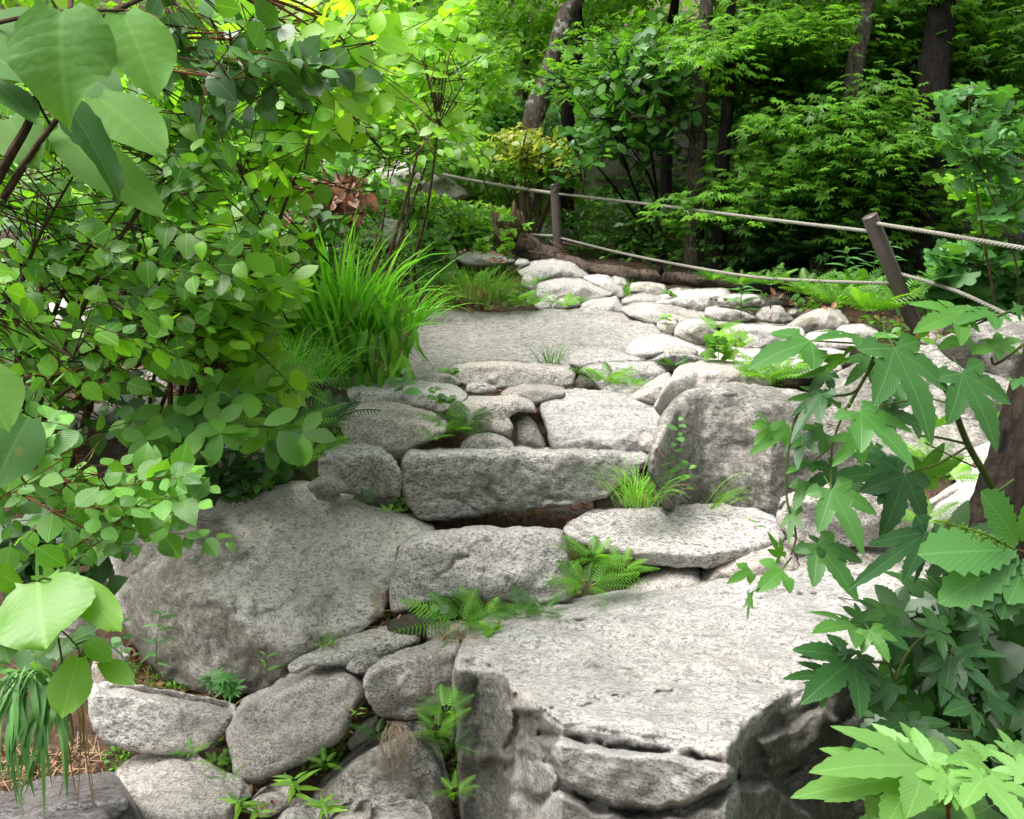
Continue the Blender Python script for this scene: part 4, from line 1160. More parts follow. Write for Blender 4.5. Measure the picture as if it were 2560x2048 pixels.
# big lobed climbing plant, right
e = empty('lobed_climber', P('B', 2060, 1560, 1.95), 'tall climber with large deeply lobed leaves on a bent green stalk at the right', 'climber')
L, tb = Leaves(), Tubes()
HP = [('B', 1380, 505, 1665, 1005, 1.62, 1.52, .95, (.2, -.75, .55), .3, .45), ('B', 1790, 655, 2045, 1065, 1.62, 1.55, 1.0, (.1, -.75, .55), .25, .4), ('B', 1175, 885, 1515, 1152, 1.6, 1.5, .95, (.1, -.6, .8), .45, .65),
      ('B', 1005, 1350, 1205, 1690, 1.6, 1.52, .95, (0, -.85, .5), .5, .55), ('B', 1445, 1262, 1345, 1610, 1.75, 1.68, 1.05, (.1, -.8, .4), .0, .05), ('B', 1430, 1250, 1010, 1245, 1.8, 1.72, .7, (0, -.6, .7), .0, .1),
      ('B', 1500, 1262, 1835, 1190, 1.8, 1.85, .7, (0, -.8, -.2), .7, .4), ('B', 1170, 1040, 1035, 1178, 1.65, 1.6, .9, (0, -.8, .6), .9, .6), ('B', 940, 780, 750, 1030, 1.65, 1.6, .6, (-.7, -.5, .3), .05, .1),
      ('B', 1080, 560, 815, 705, 1.7, 1.65, .5, (0, -.6, -.5), .8, .4), ('B', 880, 460, 535, 552, 1.7, 1.62, .8, (0, -.6, .8), .4, .7), ('B', 1180, 440, 930, 395, 1.72, 1.66, .9, (0, -.3, 1), .3, .7),
      ('B', 830, 1020, 790, 1200, 1.65, 1.6, .8, (-.5, -.7, .2), .05, .15), ('B', 1000, 800, 770, 785, 1.7, 1.66, .7, (0, -.6, .7), .6, .4), ('B', 760, 980, 525, 1122, 1.68, 1.62, .5, (0, -.7, .5), .8, .4),
      ('B', 650, 985, 570, 930, 1.68, 1.64, 1.0, (0, -.7, .6), .95, .5), ('B', 640, 990, 560, 1050, 1.68, 1.64, 1.1, (0, -.7, .6), .95, .5), ('B', 960, 1010, 800, 1060, 1.68, 1.62, .8, (0, -.7, .6), .6, .4),
      ('B', 880, 1190, 740, 1225, 1.66, 1.62, .7, (0, -.4, .9), .4, .6), ('B', 1330, 760, 1360, 830, 1.8, 1.75, 1.1, (0, -.8, .5), .1, .2), ('B', 1290, 860, 1560, 960, 1.8, 1.75, .9, (0, -.8, .4), 0, .1),
      ('B', 1240, 1100, 1290, 1260, 1.85, 1.8, 1.0, (0, -.8, .4), 0, .05), ('B', 1100, 1300, 1340, 1390, 1.8, 1.75, .6, (0, -.8, .4), .1, .05), ('B', 1040, 1240, 860, 1330, 1.7, 1.65, .9, (0, -.8, .5), .1, .15),
      ('B', 1480, 900, 1540, 1010, 1.85, 1.8, 1.2, (0, -.8, .4), .1, .1), ('B', 1620, 960, 1740, 905, 1.9, 1.85, .9, (0, -.7, -.4), .9, .4), ('B', 1240, 440, 1390, 410, 1.75, 1.7, .8, (0, -.6, .6), .9, .5),
      ('B', 1240, 560, 1110, 700, 1.78, 1.72, .7, (0, -.7, .4), .4, .2), ('B', 970, 650, 880, 760, 1.72, 1.68, 1.0, (-.3, -.8, .4), .05, .15), ('B', 1400, 720, 1440, 830, 1.85, 1.8, 1.2, (0, -.7, .6), .2, .3),
      ('B', 850, 1300, 780, 1460, 1.66, 1.62, .8, (-.3, -.7, .4), .7, .4), ('B', 780, 1480, 740, 1660, 1.64, 1.6, .6, (-.5, -.7, .3), .6, .3), ('F', 920, 78, 1172, 375, 1.62, 1.54, .95, (.1, -.85, .5), .35, .45),
      ('F', 930, 80, 1175, 110, 1.62, 1.66, .6, (0, -.5, .7), .1, .15), ('F', 712, 232, 588, 330, 1.55, 1.5, 1.1, (0, -.8, .6), .8, .75), ('F', 700, 150, 640, 20, 1.6, 1.58, .6, (0, -.8, .5), .9, .5),
      ('F', 1575, 5, 1145, 312, 1.6, 1.5, .42, (.2, -.6, .7), .0, .15), ('F', 1580, 15, 1525, 300, 1.6, 1.55, .5, (.3, -.8, .3), .0, .05), ('F', 520, 230, 395, 300, 1.62, 1.58, .7, (0, -.8, .5), .95, .4), ('F', 515, 380, 500, 530, 1.5, 1.48, .35, (0, -.8, .5), .9, .4),
      ('B', 1760, 300, 1555, 345, 1.7, 1.62, .95, (0, -.6, .6), .95, .55), ('B', 1960, 290, 1770, 310, 1.72, 1.66, .9, (0, -.4, .9), .4, .7), ('B', 1990, 495, 1870, 510, 1.7, 1.66, .8, (0, -.6, .6), .9, .5),
      ('B', 1990, 490, 2150, 430, 1.7, 1.72, .9, (0, -.6, .6), .95, .5), ('B', 1700, 300, 1850, 235, 1.75, 1.78, .8, (0, -.6, .6), 1, .5), ('B', 2100, 260, 2200, 330, 1.6, 1.6, 1, (0, -.6, .6), .4, .5),
      ('B', 1830, 440, 1670, 470, 1.75, 1.7, .8, (0, -.6, .6), .9, .4), ('B', 2120, 690, 2230, 760, 1.6, 1.55, 1, (0, -.6, .7), .3, .5)]
for i, (fr, bx, by, tx, ty, d0, d1, w, up, r, g) in enumerate(HP):
    leaf_at(L, T_HOP3 if i % 4 == 2 and i > 6 else T_HOP, fr, bx, by, tx, ty, d0, d1, w * .84, up, 1.1, r, g, cy=.25)
for pts, r0, r1 in [([(2050, 1560, 1.95), (1960, 1330, 1.85), (1820, 1080, 1.8), (1725, 830, 1.75)], .0075, .006), ([(1100, 860, 1.75), (1180, 720, 1.75), (1260, 585, 1.72)], .004, .003),
                    ([(1725, 830, 1.75), (1600, 640, 1.7), (1380, 500, 1.64), (1200, 480, 1.7), (880, 460, 1.7)], .004, .0016), ([(1725, 830, 1.75), (1760, 880, 1.74), (1790, 655, 1.62)], .003, .002),
                    ([(1820, 1080, 1.8), (1650, 1040, 1.75), (1530, 1030, 1.7)], .003, .002), ([(1810, 1100, 1.8), (1650, 1190, 1.8), (1445, 1262, 1.76)], .003, .002), ([(1870, 1220, 1.8), (1700, 1140, 1.8), (1560, 1070, 1.8)], .002, .0015),
                    ([(1270, 520, 1.7), (1150, 760, 1.72), (940, 800, 1.66), (800, 900, 1.66), (745, 1120, 1.64), (735, 1400, 1.64), (790, 1620, 1.64), (760, 1740, 1.62)], .003, .0018), ([(1560, 800, 1.8), (1350, 840, 1.75), (1180, 885, 1.62)], .0025, .0015),
                    ([(1090, 860, 1.75), (1010, 1080, 1.7), (1000, 1350, 1.6)], .0025, .0015), ([(780, 1250, 1.64), (900, 1180, 1.7), (1010, 1080, 1.7)], .002, .002), ([(1570, 800, 1.8), (1725, 840, 1.76)], .002, .002),
                    ([(2100, 1290, 1.85), (1985, 1370, 1.86)], .003, .002), ([(2156, 480, 1.65), (1990, 600, 1.7), (1960, 560, 1.7)], .003, .002), ([(2180, 250, 1.65), (2000, 310, 1.7), (1840, 380, 1.75), (1710, 500, 1.8)], .003, .0015)]:
    stalk(tb, 'B', pts, r0, r1)
stalk(tb, 'F', [(760, 160, 1.62), (700, 240, 1.56), (650, 290, 1.54), (515, 375, 1.5)], .002, .0012)
tb.build('stem', M_STALK, e); L.build('foliage', M_HOP, e)

e = empty('lobed_climber', P('F', 1480, 1250, 1.75), 'dark wet lobed-leaf shoot growing beside the right end of the foreground slab', 'climber')
L, tb = Leaves(), Tubes()
for fr, bx, by, tx, ty, d0, d1, w, up, r, g in [
    ('F', 1130, 772, 888, 965, 1.6, 1.5, .9, (0, -.7, .7), .1, .25), ('F', 1120, 760, 830, 735, 1.6, 1.6, .5, (0, -.6, .8), .05, .15), ('F', 1160, 762, 1315, 855, 1.6, 1.58, .8, (0, -.6, .8), .0, .15), ('F', 1090, 740, 1010, 675, 1.6, 1.62, .9, (0, -.6, .8), .05, .1),
    ('F', 1232, 592, 1352, 752, 1.55, 1.5, 1.0, (0, -.8, .6), .9, .5), ('F', 1130, 560, 935, 550, 1.58, 1.5, .7, (0, -.4, .9), .7, .55), ('F', 1340, 490, 1240, 505, 1.65, 1.6, .9, (0, -.7, .6), .6, .6), ('F', 1350, 480, 1465, 490, 1.65, 1.66, .9, (0, -.7, .6), .6, .6),
    ('F', 1290, 590, 1575, 600, 1.6, 1.6, .7, (0, -.6, .8), .25, .35), ('F', 1000, 855, 745, 858, 1.6, 1.56, .55, (0, -.5, .8), .1, .2), ('F', 960, 940, 840, 1015, 1.6, 1.58, .9, (0, -.8, .6), .4, .3), ('F', 1210, 880, 1345, 890, 1.62, 1.62, .9, (0, -.7, .6), .2, .3),
    ('F', 1380, 920, 1160, 1060, 1.62, 1.58, .5, (0, -.6, .8), .1, .3), ('F', 1640, 590, 1560, 430, 1.65, 1.7, .9, (0, -.8, .6), .3, .3), ('F', 1640, 600, 1690, 740, 1.65, 1.6, .9, (0, -.8, .6), .3, .3), ('F', 1720, 748, 1690, 1010, 1.65, 1.58, .9, (0, -.7, .6), .0, .1),
    ('F', 1730, 740, 2010, 715, 1.68, 1.6, .6, (0, -.6, .8), .0, .1), ('F', 1740, 760, 2000, 960, 1.65, 1.58, .7, (0, -.7, .7), .0, .1), ('F', 1460, 1150, 1205, 1245, 1.6, 1.52, .85, (0, -.7, .7), .15, .2), ('F', 1470, 1160, 1760, 1300, 1.6, 1.52, .85, (0, -.7, .7), .1, .15),
    ('F', 1840, 1040, 1735, 1060, 1.6, 1.55, 1.1, (0, -.7, .7), .1, .4), ('F', 1950, 1010, 2160, 1100, 1.62, 1.6, .9, (0, -.7, .7), .0, .1), ('F', 1900, 500, 1940, 640, 1.7, 1.66, 1, (0, -.8, .5), .1, .2), ('F', 1700, 560, 1660, 440, 1.72, 1.72, 1, (0, -.8, .5), .1, .2)]:
    leaf_at(L, T_HOP, fr, bx, by, tx, ty, d0, d1, w, up, 1.1, r, g, cy=.25)
for pts in [[(1480, 1250, 1.72), (1455, 1140, 1.65), (1400, 1000, 1.64), (1345, 790, 1.62), (1232, 592, 1.56)], [(1455, 1140, 1.65), (1290, 960, 1.62), (1130, 900, 1.6), (960, 930, 1.6)], [(1380, 900, 1.62), (1480, 700, 1.66), (1640, 595, 1.66), (1730, 745, 1.66)], [(1345, 790, 1.62), (1130, 772, 1.6)], [(1730, 1190, 1.7), (1880, 1180, 1.65), (1950, 1010, 1.62)]]:
    stalk(tb, 'F', pts, .0035, .002)
tb.build('stem', M_STALK, e); L.build('foliage', M_HOP, e)

e = empty('lobed_climber', P('F', 1700, 1900, 1.25), 'pale green lobed-leaf shoot with a reddish stalk in the bottom right corner', 'climber')
L, tb = Leaves(), Tubes()
for bx, by, tx, ty, d0, d1, w, up, r, g in [
    (1560, 1400, 975, 1362, 1.18, 1.05, .50, (0, -.45, .9), .85, .9), (1480, 1470, 848, 1522, 1.16, 1.05, .48, (0, -.45, .9), .8, .85), (1600, 1395, 1258, 1138, 1.18, 1.25, .6, (0, -.75, .6), .85, .85), (1590, 1400, 1705, 1215, 1.18, 1.28, .8, (0, -.7, .7), .6, .85),
    (1690, 1462, 1600, 1632, 1.15, 1.1, .8, (0, -.7, .7), 1, .9), (1700, 1470, 1872, 1740, 1.15, 1.08, .55, (0, -.7, .7), 1, .9), (1912, 1478, 2170, 1720, 1.12, 1.02, .9, (0, -.6, .8), .75, .95), (1905, 1470, 1738, 1430, 1.12, 1.12, .7, (0, -.6, .8), .9, .9),
    (1900, 1372, 1738, 1355, 1.2, 1.16, .8, (0, -.6, .8), .9, .9), (2160, 1455, 1958, 1290, 1.15, 1.2, .8, (0, -.7, .7), .7, .9), (1945, 1345, 1800, 1218, 1.22, 1.28, .8, (0, -.8, .6), .6, .8), (2100, 1350, 2190, 1250, 1.2, 1.25, .9, (0, -.7, .7), .6, .8),
    (1260, 1540, 1010, 1578, 1.2, 1.12, .5, (0, -.5, .8), .95, .7), (1330, 1490, 1500, 1440, 1.2, 1.2, .8, (0, -.7, .7), .95, .7), (1300, 1470, 1060, 1420, 1.22, 1.18, .6, (0, -.5, .8), .9, .8), (1640, 1390, 1720, 1375, 1.2, 1.2, .9, (0, -.7, .7), 1, .9),
    (1750, 1660, 1330, 1655, 1.3, 1.2, .5, (0, -.5, .8), .05, .3), (1780, 1700, 1600, 1560, 1.3, 1.3, .7, (0, -.6, .8), .05, .25), (1400, 1700, 1180, 1730, 1.3, 1.25, .6, (0, -.6, .8), .2, .3), (1950, 1650, 1700, 1760, 1.3, 1.2, .7, (0, -.6, .8), .2, .4), (2060, 1560, 2200, 1640, 1.3, 1.2, .9, (0, -.6, .8), .2, .3)]:
    leaf_at(L, T_HOP, 'F', bx, by, tx, ty, d0, d1, w * 1.0, up, .9, r, g, cy=.25)
stalk(tb, 'F', [(1700, 1780, 1.25), (1690, 1600, 1.2), (1580, 1480, 1.19), (1480, 1520, 1.2), (1290, 1562, 1.2), (1230, 1548, 1.2)], .0032, .0016)
stalk(tb, 'F', [(1580, 1480, 1.19), (1700, 1465, 1.16), (1910, 1475, 1.13)], .0025, .0018)
stalk(tb, 'F', [(1420, 1530, 1.2), (1330, 1490, 1.2)], .002, .0015)
tb.build('stem', M_REDST, e); L.build('foliage', leafmat('young_lobed_leaf', (.06, .16, .045), (.13, .27, .06), .36, .5, .35, vb=.2), e)

e = empty('oak_branch', P('F', 2190, 150, 1.4), 'oak branch with wavy-edged leaves and a yellow catkin at the right edge', 'branch')
L, tb = Leaves(), Tubes()
for bx, by, tx, ty, w, up, r, g in [(2112, 112, 1560, 110, .66, (0, -.75, .7), .5, .6), (2122, 142, 1668, 415, .62, (0, -.8, .6), .6, .7), (2120, 80, 1950, -230, .7, (0, -.8, .5), .4, .5), (2150, 60, 2230, -200, .7, (0, -.8, .5), .2, .5),
                                    (2160, 200, 2080, 420, .8, (0, -.8, .5), .5, .6), (2120, 160, 2040, 520, .7, (0, -.7, .4), .0, .1), (2100, 130, 1880, 480, .5, (0, -.7, .4), .0, .1), (2160, 160, 2260, 380, .7, (0, -.7, .6), .4, .5)]:
    leaf_at(L, T_OAK, 'F', bx, by, tx, ty, 1.4, 1.34, w, up, .9, r, g)
stalk(tb, 'F', [(2260, 150, 1.45), (2110, 115, 1.4)], .004, .003)
ck = Tubes()
ck.add(curve([P('F', 2100, 110, 1.38), P('F', 1900, 10, 1.34), P('B', 1620, 1535, 1.3)], 10), .0022, .0012, 6)
for i in range(26):
    t = i / 25; a = P('F', 2050 - 400 * t, 85 - 150 * t, 1.37 - .06 * t)
    o = Vector((RS.uniform(-1, 1), -.5, RS.uniform(-1, 1))).normalized() * .012
    ck.add([a, a + o], .0022, .0008, 4)
tb.build('stem', M_TWIG, e); L.build('foliage', M_BLUE, e); ck.build('catkin', M_YEL, e)

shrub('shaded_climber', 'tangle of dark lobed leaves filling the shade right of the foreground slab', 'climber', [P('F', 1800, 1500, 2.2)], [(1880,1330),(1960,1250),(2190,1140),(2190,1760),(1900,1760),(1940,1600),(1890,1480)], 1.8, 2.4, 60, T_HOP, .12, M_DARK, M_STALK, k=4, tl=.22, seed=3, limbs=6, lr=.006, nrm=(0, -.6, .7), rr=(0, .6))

# tree trunk at the right edge
e = empty('tree', D(2120, 1500, 2.5), 'dark rough-barked tree trunk cut off by the right edge', 'tree')
tb = Tubes()
tb.add(curve([D(2060, 1560, 2.45), D(2085, 1350, 2.45), D(2120, 1120, 2.5), D(2175, 900, 2.55), D(2290, 500, 2.6), D(2480, -200, 2.8), D(2700, -1400, 3.2)], 8), .12, .07, 14, .5)
tb.build('trunk', bark('furrowed_bark', (.004, .0035, .003), (.045, .034, .025), 12, stretch=.35), e)
L = Leaves()
cr = RS.normal(0, 1, (1500, 3)) * np.array([.9, .9, .5]) + np.array([3.3, 3.2, 4.6])
L.add(T_OAK, cr, RS.normal(0, 1, (1500, 3)), RS.normal(0, .4, (1500, 3)) + np.array([0, 0, 1]), RS.uniform(.1, .16, 1500))
L.build('crown', M_MID, e)

# ------------------------------------------------------------------ left bank shrubs
root = hit('D', 200, 1000)
LS = 'leafy shrubs on the left bank'
shrub('serrated_shrub', 'large shrub with ribbed saw-edged leaves covering the left side', 'shrub', [D(120, 1010, 2.6), D(300, 960, 2.9), D(40, 950, 2.4)],
      [(-60,170),(200,90),(420,60),(600,50),(640,150),(560,230),(500,320),(560,430),(590,520),(560,600),(520,700),(470,770),(360,800),(230,800),(100,830),(-60,840)], 2.05, 3.0, 290, T_SERR, .054, M_SERR, M_TWIG, k=8, tl=.26, group=LS, seed=1, nrm=(.15, -.55, .75), limbs=14, lr=.009, out=(.2, 0, -.1), rr=(0, .9))
shrub('serrated_shrub', 'sunlit yellow-green shrub behind the ribbed shrub, left of the rusty leaves', 'shrub', [D(330, 900, 3.6), D(450, 850, 3.8)],
      [(120,90),(520,10),(740,10),(800,140),(740,260),(640,330),(560,360),(590,460),(560,520),(420,560),(150,420)], 3.1, 4.4, 420, T_SERR, .085, M_LIME, M_TWIG, k=7, tl=.34, group=LS, seed=2, nrm=(.2, -.6, .7), limbs=12, out=(.15, -.1, 0), rr=(.2, 1))
shrub('overhanging_branch', 'slim dark branch of drooping ribbed leaves crossing the upper left', 'branch', [D(100, 130, 2.0)],
      [(330,60),(520,30),(800,60),(780,130),(640,140),(560,190),(480,200),(400,150)], 1.9, 2.3, 34, T_SERR, .06, M_DEEP, M_REDST, k=6, tl=.2, seed=4, nrm=(0, -.7, .6), limbs=6, lr=.006, droop=.4)
shrub('overhanging_branch', 'lime-leaved branch tips hanging over the top centre left', 'branch', [D(480, -30, 2.2)],
      [(600,-20),(800,-20),(830,60),(800,190),(760,230),(690,200),(640,90)], 2.2, 2.8, 44, T_OVATE, .075, M_LIME, M_REDST, k=5, tl=.2, seed=5, nrm=(0, -.7, .6), limbs=5, lr=.006, droop=.4, rr=(.4, 1))
shrub('obovate_shrub', 'bright shrub with smooth oval leaves leaning right towards the tall grass', 'shrub', [D(360, 930, 2.8), D(440, 980, 2.9)],
      [(380,480),(500,440),(600,480),(640,560),(690,590),(600,610),(620,690),(560,700),(640,800),(560,850),(480,800),(420,720),(360,600)], 2.45, 3.1, 105, T_OBOV, .085, M_LIMEBG, M_TWIG, k=6, tl=.22, group=LS, seed=6, nrm=(.25, -.45, .8), limbs=9, out=(.4, 0, .1), rr=(.2, 1))
shrub('obovate_shrub', 'low shrub with whorled smooth leaves above the dark rock ledge', 'shrub', [D(390, 960, 2.6)],
      [(240,880),(400,850),(480,800),(620,830),(650,900),(600,960),(500,900),(400,950),(330,960),(250,930)], 2.25, 2.7, 13, T_OBOV, .08, M_MID, M_TWIG, k=3, tl=.16, group=LS, seed=7, nrm=(.1, -.75, .6), whorl=True, limbs=6, lr=.005)
shrub('serrated_shrub', 'light green saw-edged sprays arching over the dark mossy boulder at left', 'shrub', [D(30, 1180, 1.9), D(-30, 1000, 1.8)],
      [(-40,780),(60,800),(130,900),(200,980),(340,960),(490,980),(470,1050),(340,1040),(300,1080),(480,1100),(500,1130),(400,1170),(260,1130),(120,1190),(-40,1160)], 1.55, 1.9, 62, T_SERR, .047, M_SPRAY, M_REDST, k=6, tl=.15, group=LS, seed=8, nrm=(.1, -.65, .7), limbs=9, lr=.004, rr=(.3, 1))
shrub('dark_shrub', 'dark glossy low shrub at the foot of the left rock ledge', 'shrub', [D(420, 1040, 3.0)],
      [(330,960),(470,930),(560,960),(570,1030),(480,1040),(380,1020)], 2.8, 3.1, 40, T_OVATE, .06, M_DARK, M_TWIG, k=6, tl=.14, group=LS, seed=9, limbs=5, lr=.004)
shrub('dark_shrub', 'dark understorey shrub at the left edge above the round leaves', 'shrub', [D(60, 1300, 2.2)],
      [(-40,1080),(120,1090),(200,1140),(240,1200),(140,1190),(60,1200),(-40,1180)], 1.9, 2.3, 40, T_OVATE, .07, M_DARK, M_TWIG, k=5, tl=.16, group=LS, seed=10, limbs=5, lr=.004)
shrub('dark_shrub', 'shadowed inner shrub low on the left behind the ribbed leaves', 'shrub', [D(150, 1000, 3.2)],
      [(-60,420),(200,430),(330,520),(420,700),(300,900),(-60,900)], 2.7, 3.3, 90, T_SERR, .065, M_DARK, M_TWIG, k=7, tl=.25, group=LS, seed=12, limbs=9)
shrub('rusty_shrub', 'shrub with wilted pink-brown leaves above the tall grass', 'shrub', [D(680, 480, 5.2)],
      [(560,390),(620,350),(700,350),(790,390),(760,440),(680,440),(600,430)], 4.6, 5.2, 80, T_SERR, .062, M_RUST, M_TWIG, k=5, tl=.18, seed=13, nrm=(0, -.9, .3), droop=.7, limbs=5)
shrub('obovate_shrub', 'green shrub around the wilted pink-brown leaves', 'shrub', [D(640, 520, 5.4)],
      [(520,330),(640,290),(820,330),(800,460),(700,500),(560,450)], 4.9, 6.0, 110, T_OVATE, .09, M_MID, M_TWIG, k=6, tl=.25, group=LS, seed=14, limbs=8)

# ------------------------------------------------------------------ grasses
def grass(label, fr, x, y, n, length, width, mat, spread=.35, bend=1.0, rad=.04, lean=(0, 0, 0), name='grass_tuft', straw=0, d=None, seed=0, r=(0, 1), cat='grass', group='grass tufts between the stones', up=1.0):
    rs = np.random.RandomState(seed + int(x))
    b = hit(fr, x, y) if d is None else P(fr, x, y, d)
    e = empty(name, b, label, cat, group)
    L = Leaves(); blades(L, np.array(b) - np.array([0, 0, .01]), n, length, width, spread, lean, bend, 7, rs, r, rad, up); L.build('blades', mat, e)
    if straw:
        L = Leaves(); blades(L, np.array(b), straw, length * .8, width * .7, spread * 1.5, lean, bend * 1.7, 7, rs, (0, 1), rad); L.build('dry_blades', M_STRAW, e)
    return e

e = grass('tall bright green clump of broad grass left of the bedrock', 'D', 715, 780, 300, .84, .024, M_GRASS, .34, .9, .14, lean=(-.2, 0, 0), name='tall_grass_clump', d=4.55, group=None, r=(.3, 1))
L = Leaves()
b = np.array(D(750, 800, 4.5))
rs = np.random.RandomState(5)
for x, y, n, ln in [(640, 640, 50, .55), (690, 700, 50, .5), (760, 700, 50, .42), (780, 640, 50, .45)]:
    blades(L, np.array(D(x, y + 60, 4.5)), n, ln, .020, .4, (rs.uniform(-.1, .25), -.2, 0), 1.1, 7, rs, (.1, 1), .10)
L.build('side_blades', M_GRASS, e)
L = Leaves()
q = sample_poly('D', [(650,600),(720,560),(850,600),(880,700),(840,780),(700,790),(640,730)], 170, rs)
X, Y, Z = wpt(q[:, 0], q[:, 1], rs.uniform(4.25, 4.5, 170))
L.add(T_LANCE, np.stack([X, Y, Z], 1), rs.normal(0, .25, (170, 3)) + np.array([0, -.1, -1]), rs.normal(0, .5, (170, 3)) + np.array([0, -1, .2]), rs.uniform(.12, .2, 170))
L.build('hanging_blades', M_FERN, e)
e.location = b
for ch in e.children: ch.location = -Vector(b)

grass('fine arching grass below the tall bright clump', 'D', 650, 800, 120, .34, .005, M_GRASS, .5, 1.3, .10, seed=1, d=4.0)
grass('fine arching grass at the right foot of the oval-leaved shrub', 'D', 590, 790, 90, .34, .006, M_GRASS, .5, 1.3, .10, seed=2, d=3.8)
grass('grass fringe hanging over the left edge of the bedrock', 'D', 860, 690, 90, .42, .008, M_GRASS, .5, 1.2, .08, seed=3, d=4.9, lean=(.4, 0, 0))
grass('shaggy round grass tussock with straw skirt at the top of the bedrock', 'D', 1010, 628, 420, .34, .005, M_FERN, .5, 1.5, .20, straw=220, seed=4, d=6.6)
grass('smaller shaggy tussock just left of the round tussock', 'D', 935, 640, 120, .2, .004, M_FERN, .5, 1.6, .10, straw=120, seed=5, d=6.75)
grass('single grass tuft growing on the lower edge of the bedrock', 'D', 1158, 764, 60, .17, .004, M_GRASSD, .4, .9, .06, seed=6, d=4.85)
grass('wispy grass tuft right of the long step slab', 'D', 1340, 1058, 160, .24, .0028, M_GRASS, .45, 1.1, .07, straw=60, seed=7, d=3.32)
grass('thin wisps leaning from behind the wide grey slab', 'D', 1500, 1066, 30, .26, .0025, M_FERN, .3, 1.8, .04, lean=(.8, 0, 0), seed=8, d=3.5)
grass('little tuft on the slanting pale stone near the log', 'A', 1720, 420, 26, .15, .006, M_FERN, .3, .8, .03, seed=9, d=7.0)
grass('tuft of short straw and grass above the pale wedge stone', 'C', 1960, 690, 34, .07, .003, M_FERN, .6, 1.2, .02, straw=20, seed=10)
e = grass('long blue-green grass hanging at the lower left over the dark boulder', 'C', 240, 900, 14, .34, .010, M_GRASSD, .4, 2.4, .05, name='hanging_grass', d=1.62, seed=11, group=None, lean=(-.1, -.3, 0))
L = Leaves(); rs = np.random.RandomState(3)
for k in range(10):
    x = 380 + 15 * k; pts = [P('C', x + rs.uniform(-60, 40), 980, 1.62), P('C', x + rs.uniform(-40, 90), 1250, 1.6), P('C', x + rs.uniform(-160, 140), 1400 + rs.uniform(-100, 340), 1.62)]
    v, uv = [], []
    c = curve(pts, 5)
    for i, p in enumerate(c):
        w = Vector((.0022, 0, .0006)) * (1 - .7 * i / len(c)); v += [p - w, p + w]; uv += [(.3, i / len(c)), (.7, i / len(c))]
    L.raw([tuple(p) for p in v], [(2 * i, 2 * i + 1, 2 * i + 3, 2 * i + 2) for i in range(len(c) - 1)], uv, rs.rand(), rs.rand())
L.build('dry_blades', M_STRAW, e)
L = Leaves()
def ribbon(L, fr, pts, w, rs):
    c = curve([P(fr, *p) for p in pts], 6)
    v, uv = [], []
    tw = rs.uniform(-.8, .8)
    for i, p in enumerate(c):
        t = i / (len(c) - 1)
        k = Vector((math.cos(tw * t), -math.sin(tw * t), .25)) * w * .5 * (1 - t ** 2.5) * (.5 + .5 * min(1, t * 5))
        v += [tuple(p - k), tuple(p + k)]; uv += [(.25, t), (.75, t)]
    L.raw(v, [(2 * i, 2 * i + 1, 2 * i + 3, 2 * i + 2) for i in range(len(c) - 1)], uv, rs.rand(), rs.rand())
for k in range(36):
    x = rs.uniform(40, 430); y = rs.uniform(830, 960)
    ex = x + rs.uniform(-330, 90); ey = rs.uniform(1250, 1760); pk = rs.uniform(20, 110)
    ribbon(L, 'C', [(x, y, 1.62), ((x * .75 + ex * .25) - rs.uniform(0, 60), y - pk * .2 + (ey - y) * .18, 1.58), (x * .35 + ex * .65 - rs.uniform(-20, 50), y + (ey - y) * .55, 1.55), (ex, ey, 1.56)], rs.uniform(.010, .017), rs)
for k in range(10):
    x = rs.uniform(100, 300); y = rs.uniform(850, 900)
    ribbon(L, 'C', [(x + 60, y + 60, 1.6), (x, y - 30, 1.57), (x - 90, y + rs.uniform(-30, 60), 1.55), (x - 180, y + rs.uniform(60, 260), 1.55)], rs.uniform(.006, .012), rs)
L.build('side_blades', M_GRASSD, e)

# ------------------------------------------------------------------ ferns
FG = 'ferns between the stones'
def fern(label, fr, x, y, n, ln, d=None, tpl=None, mat=None, seed=0, lean=(0, -.3, .1), rise=.7, group=FG, wid=1.0):
    rs = np.random.RandomState(seed + int(x) + int(y))
    b = hit(fr, x, y) if d is None else P(fr, x, y, min(d, hit(fr, x, y, 99).y - .03))
    e = empty('fern', b, label, 'fern', group)
    L = Leaves()
    a = rs.uniform(0, 2 * math.pi) + np.arange(n) * 2.4
    o = np.stack([np.cos(a), np.sin(a), np.zeros(n)], 1)
    dr = o + np.array([0, 0, rise]) * rs.uniform(.5, 1.5, (n, 1)) + np.array(lean)
    up = np.array([0, -.45, .9]) - o * .3 + rs.normal(0, .2, (n, 3))
    s = ln * rs.uniform(.6, 1.15, n)
    L.add(tpl or T_FERN, np.array(b) + o * ln * .08, dr, up, np.stack([s * wid, s, s], 1), zs=rs.uniform(.6, 1.8, n))
    L.build('fronds', mat or M_FERN, e)
    return e
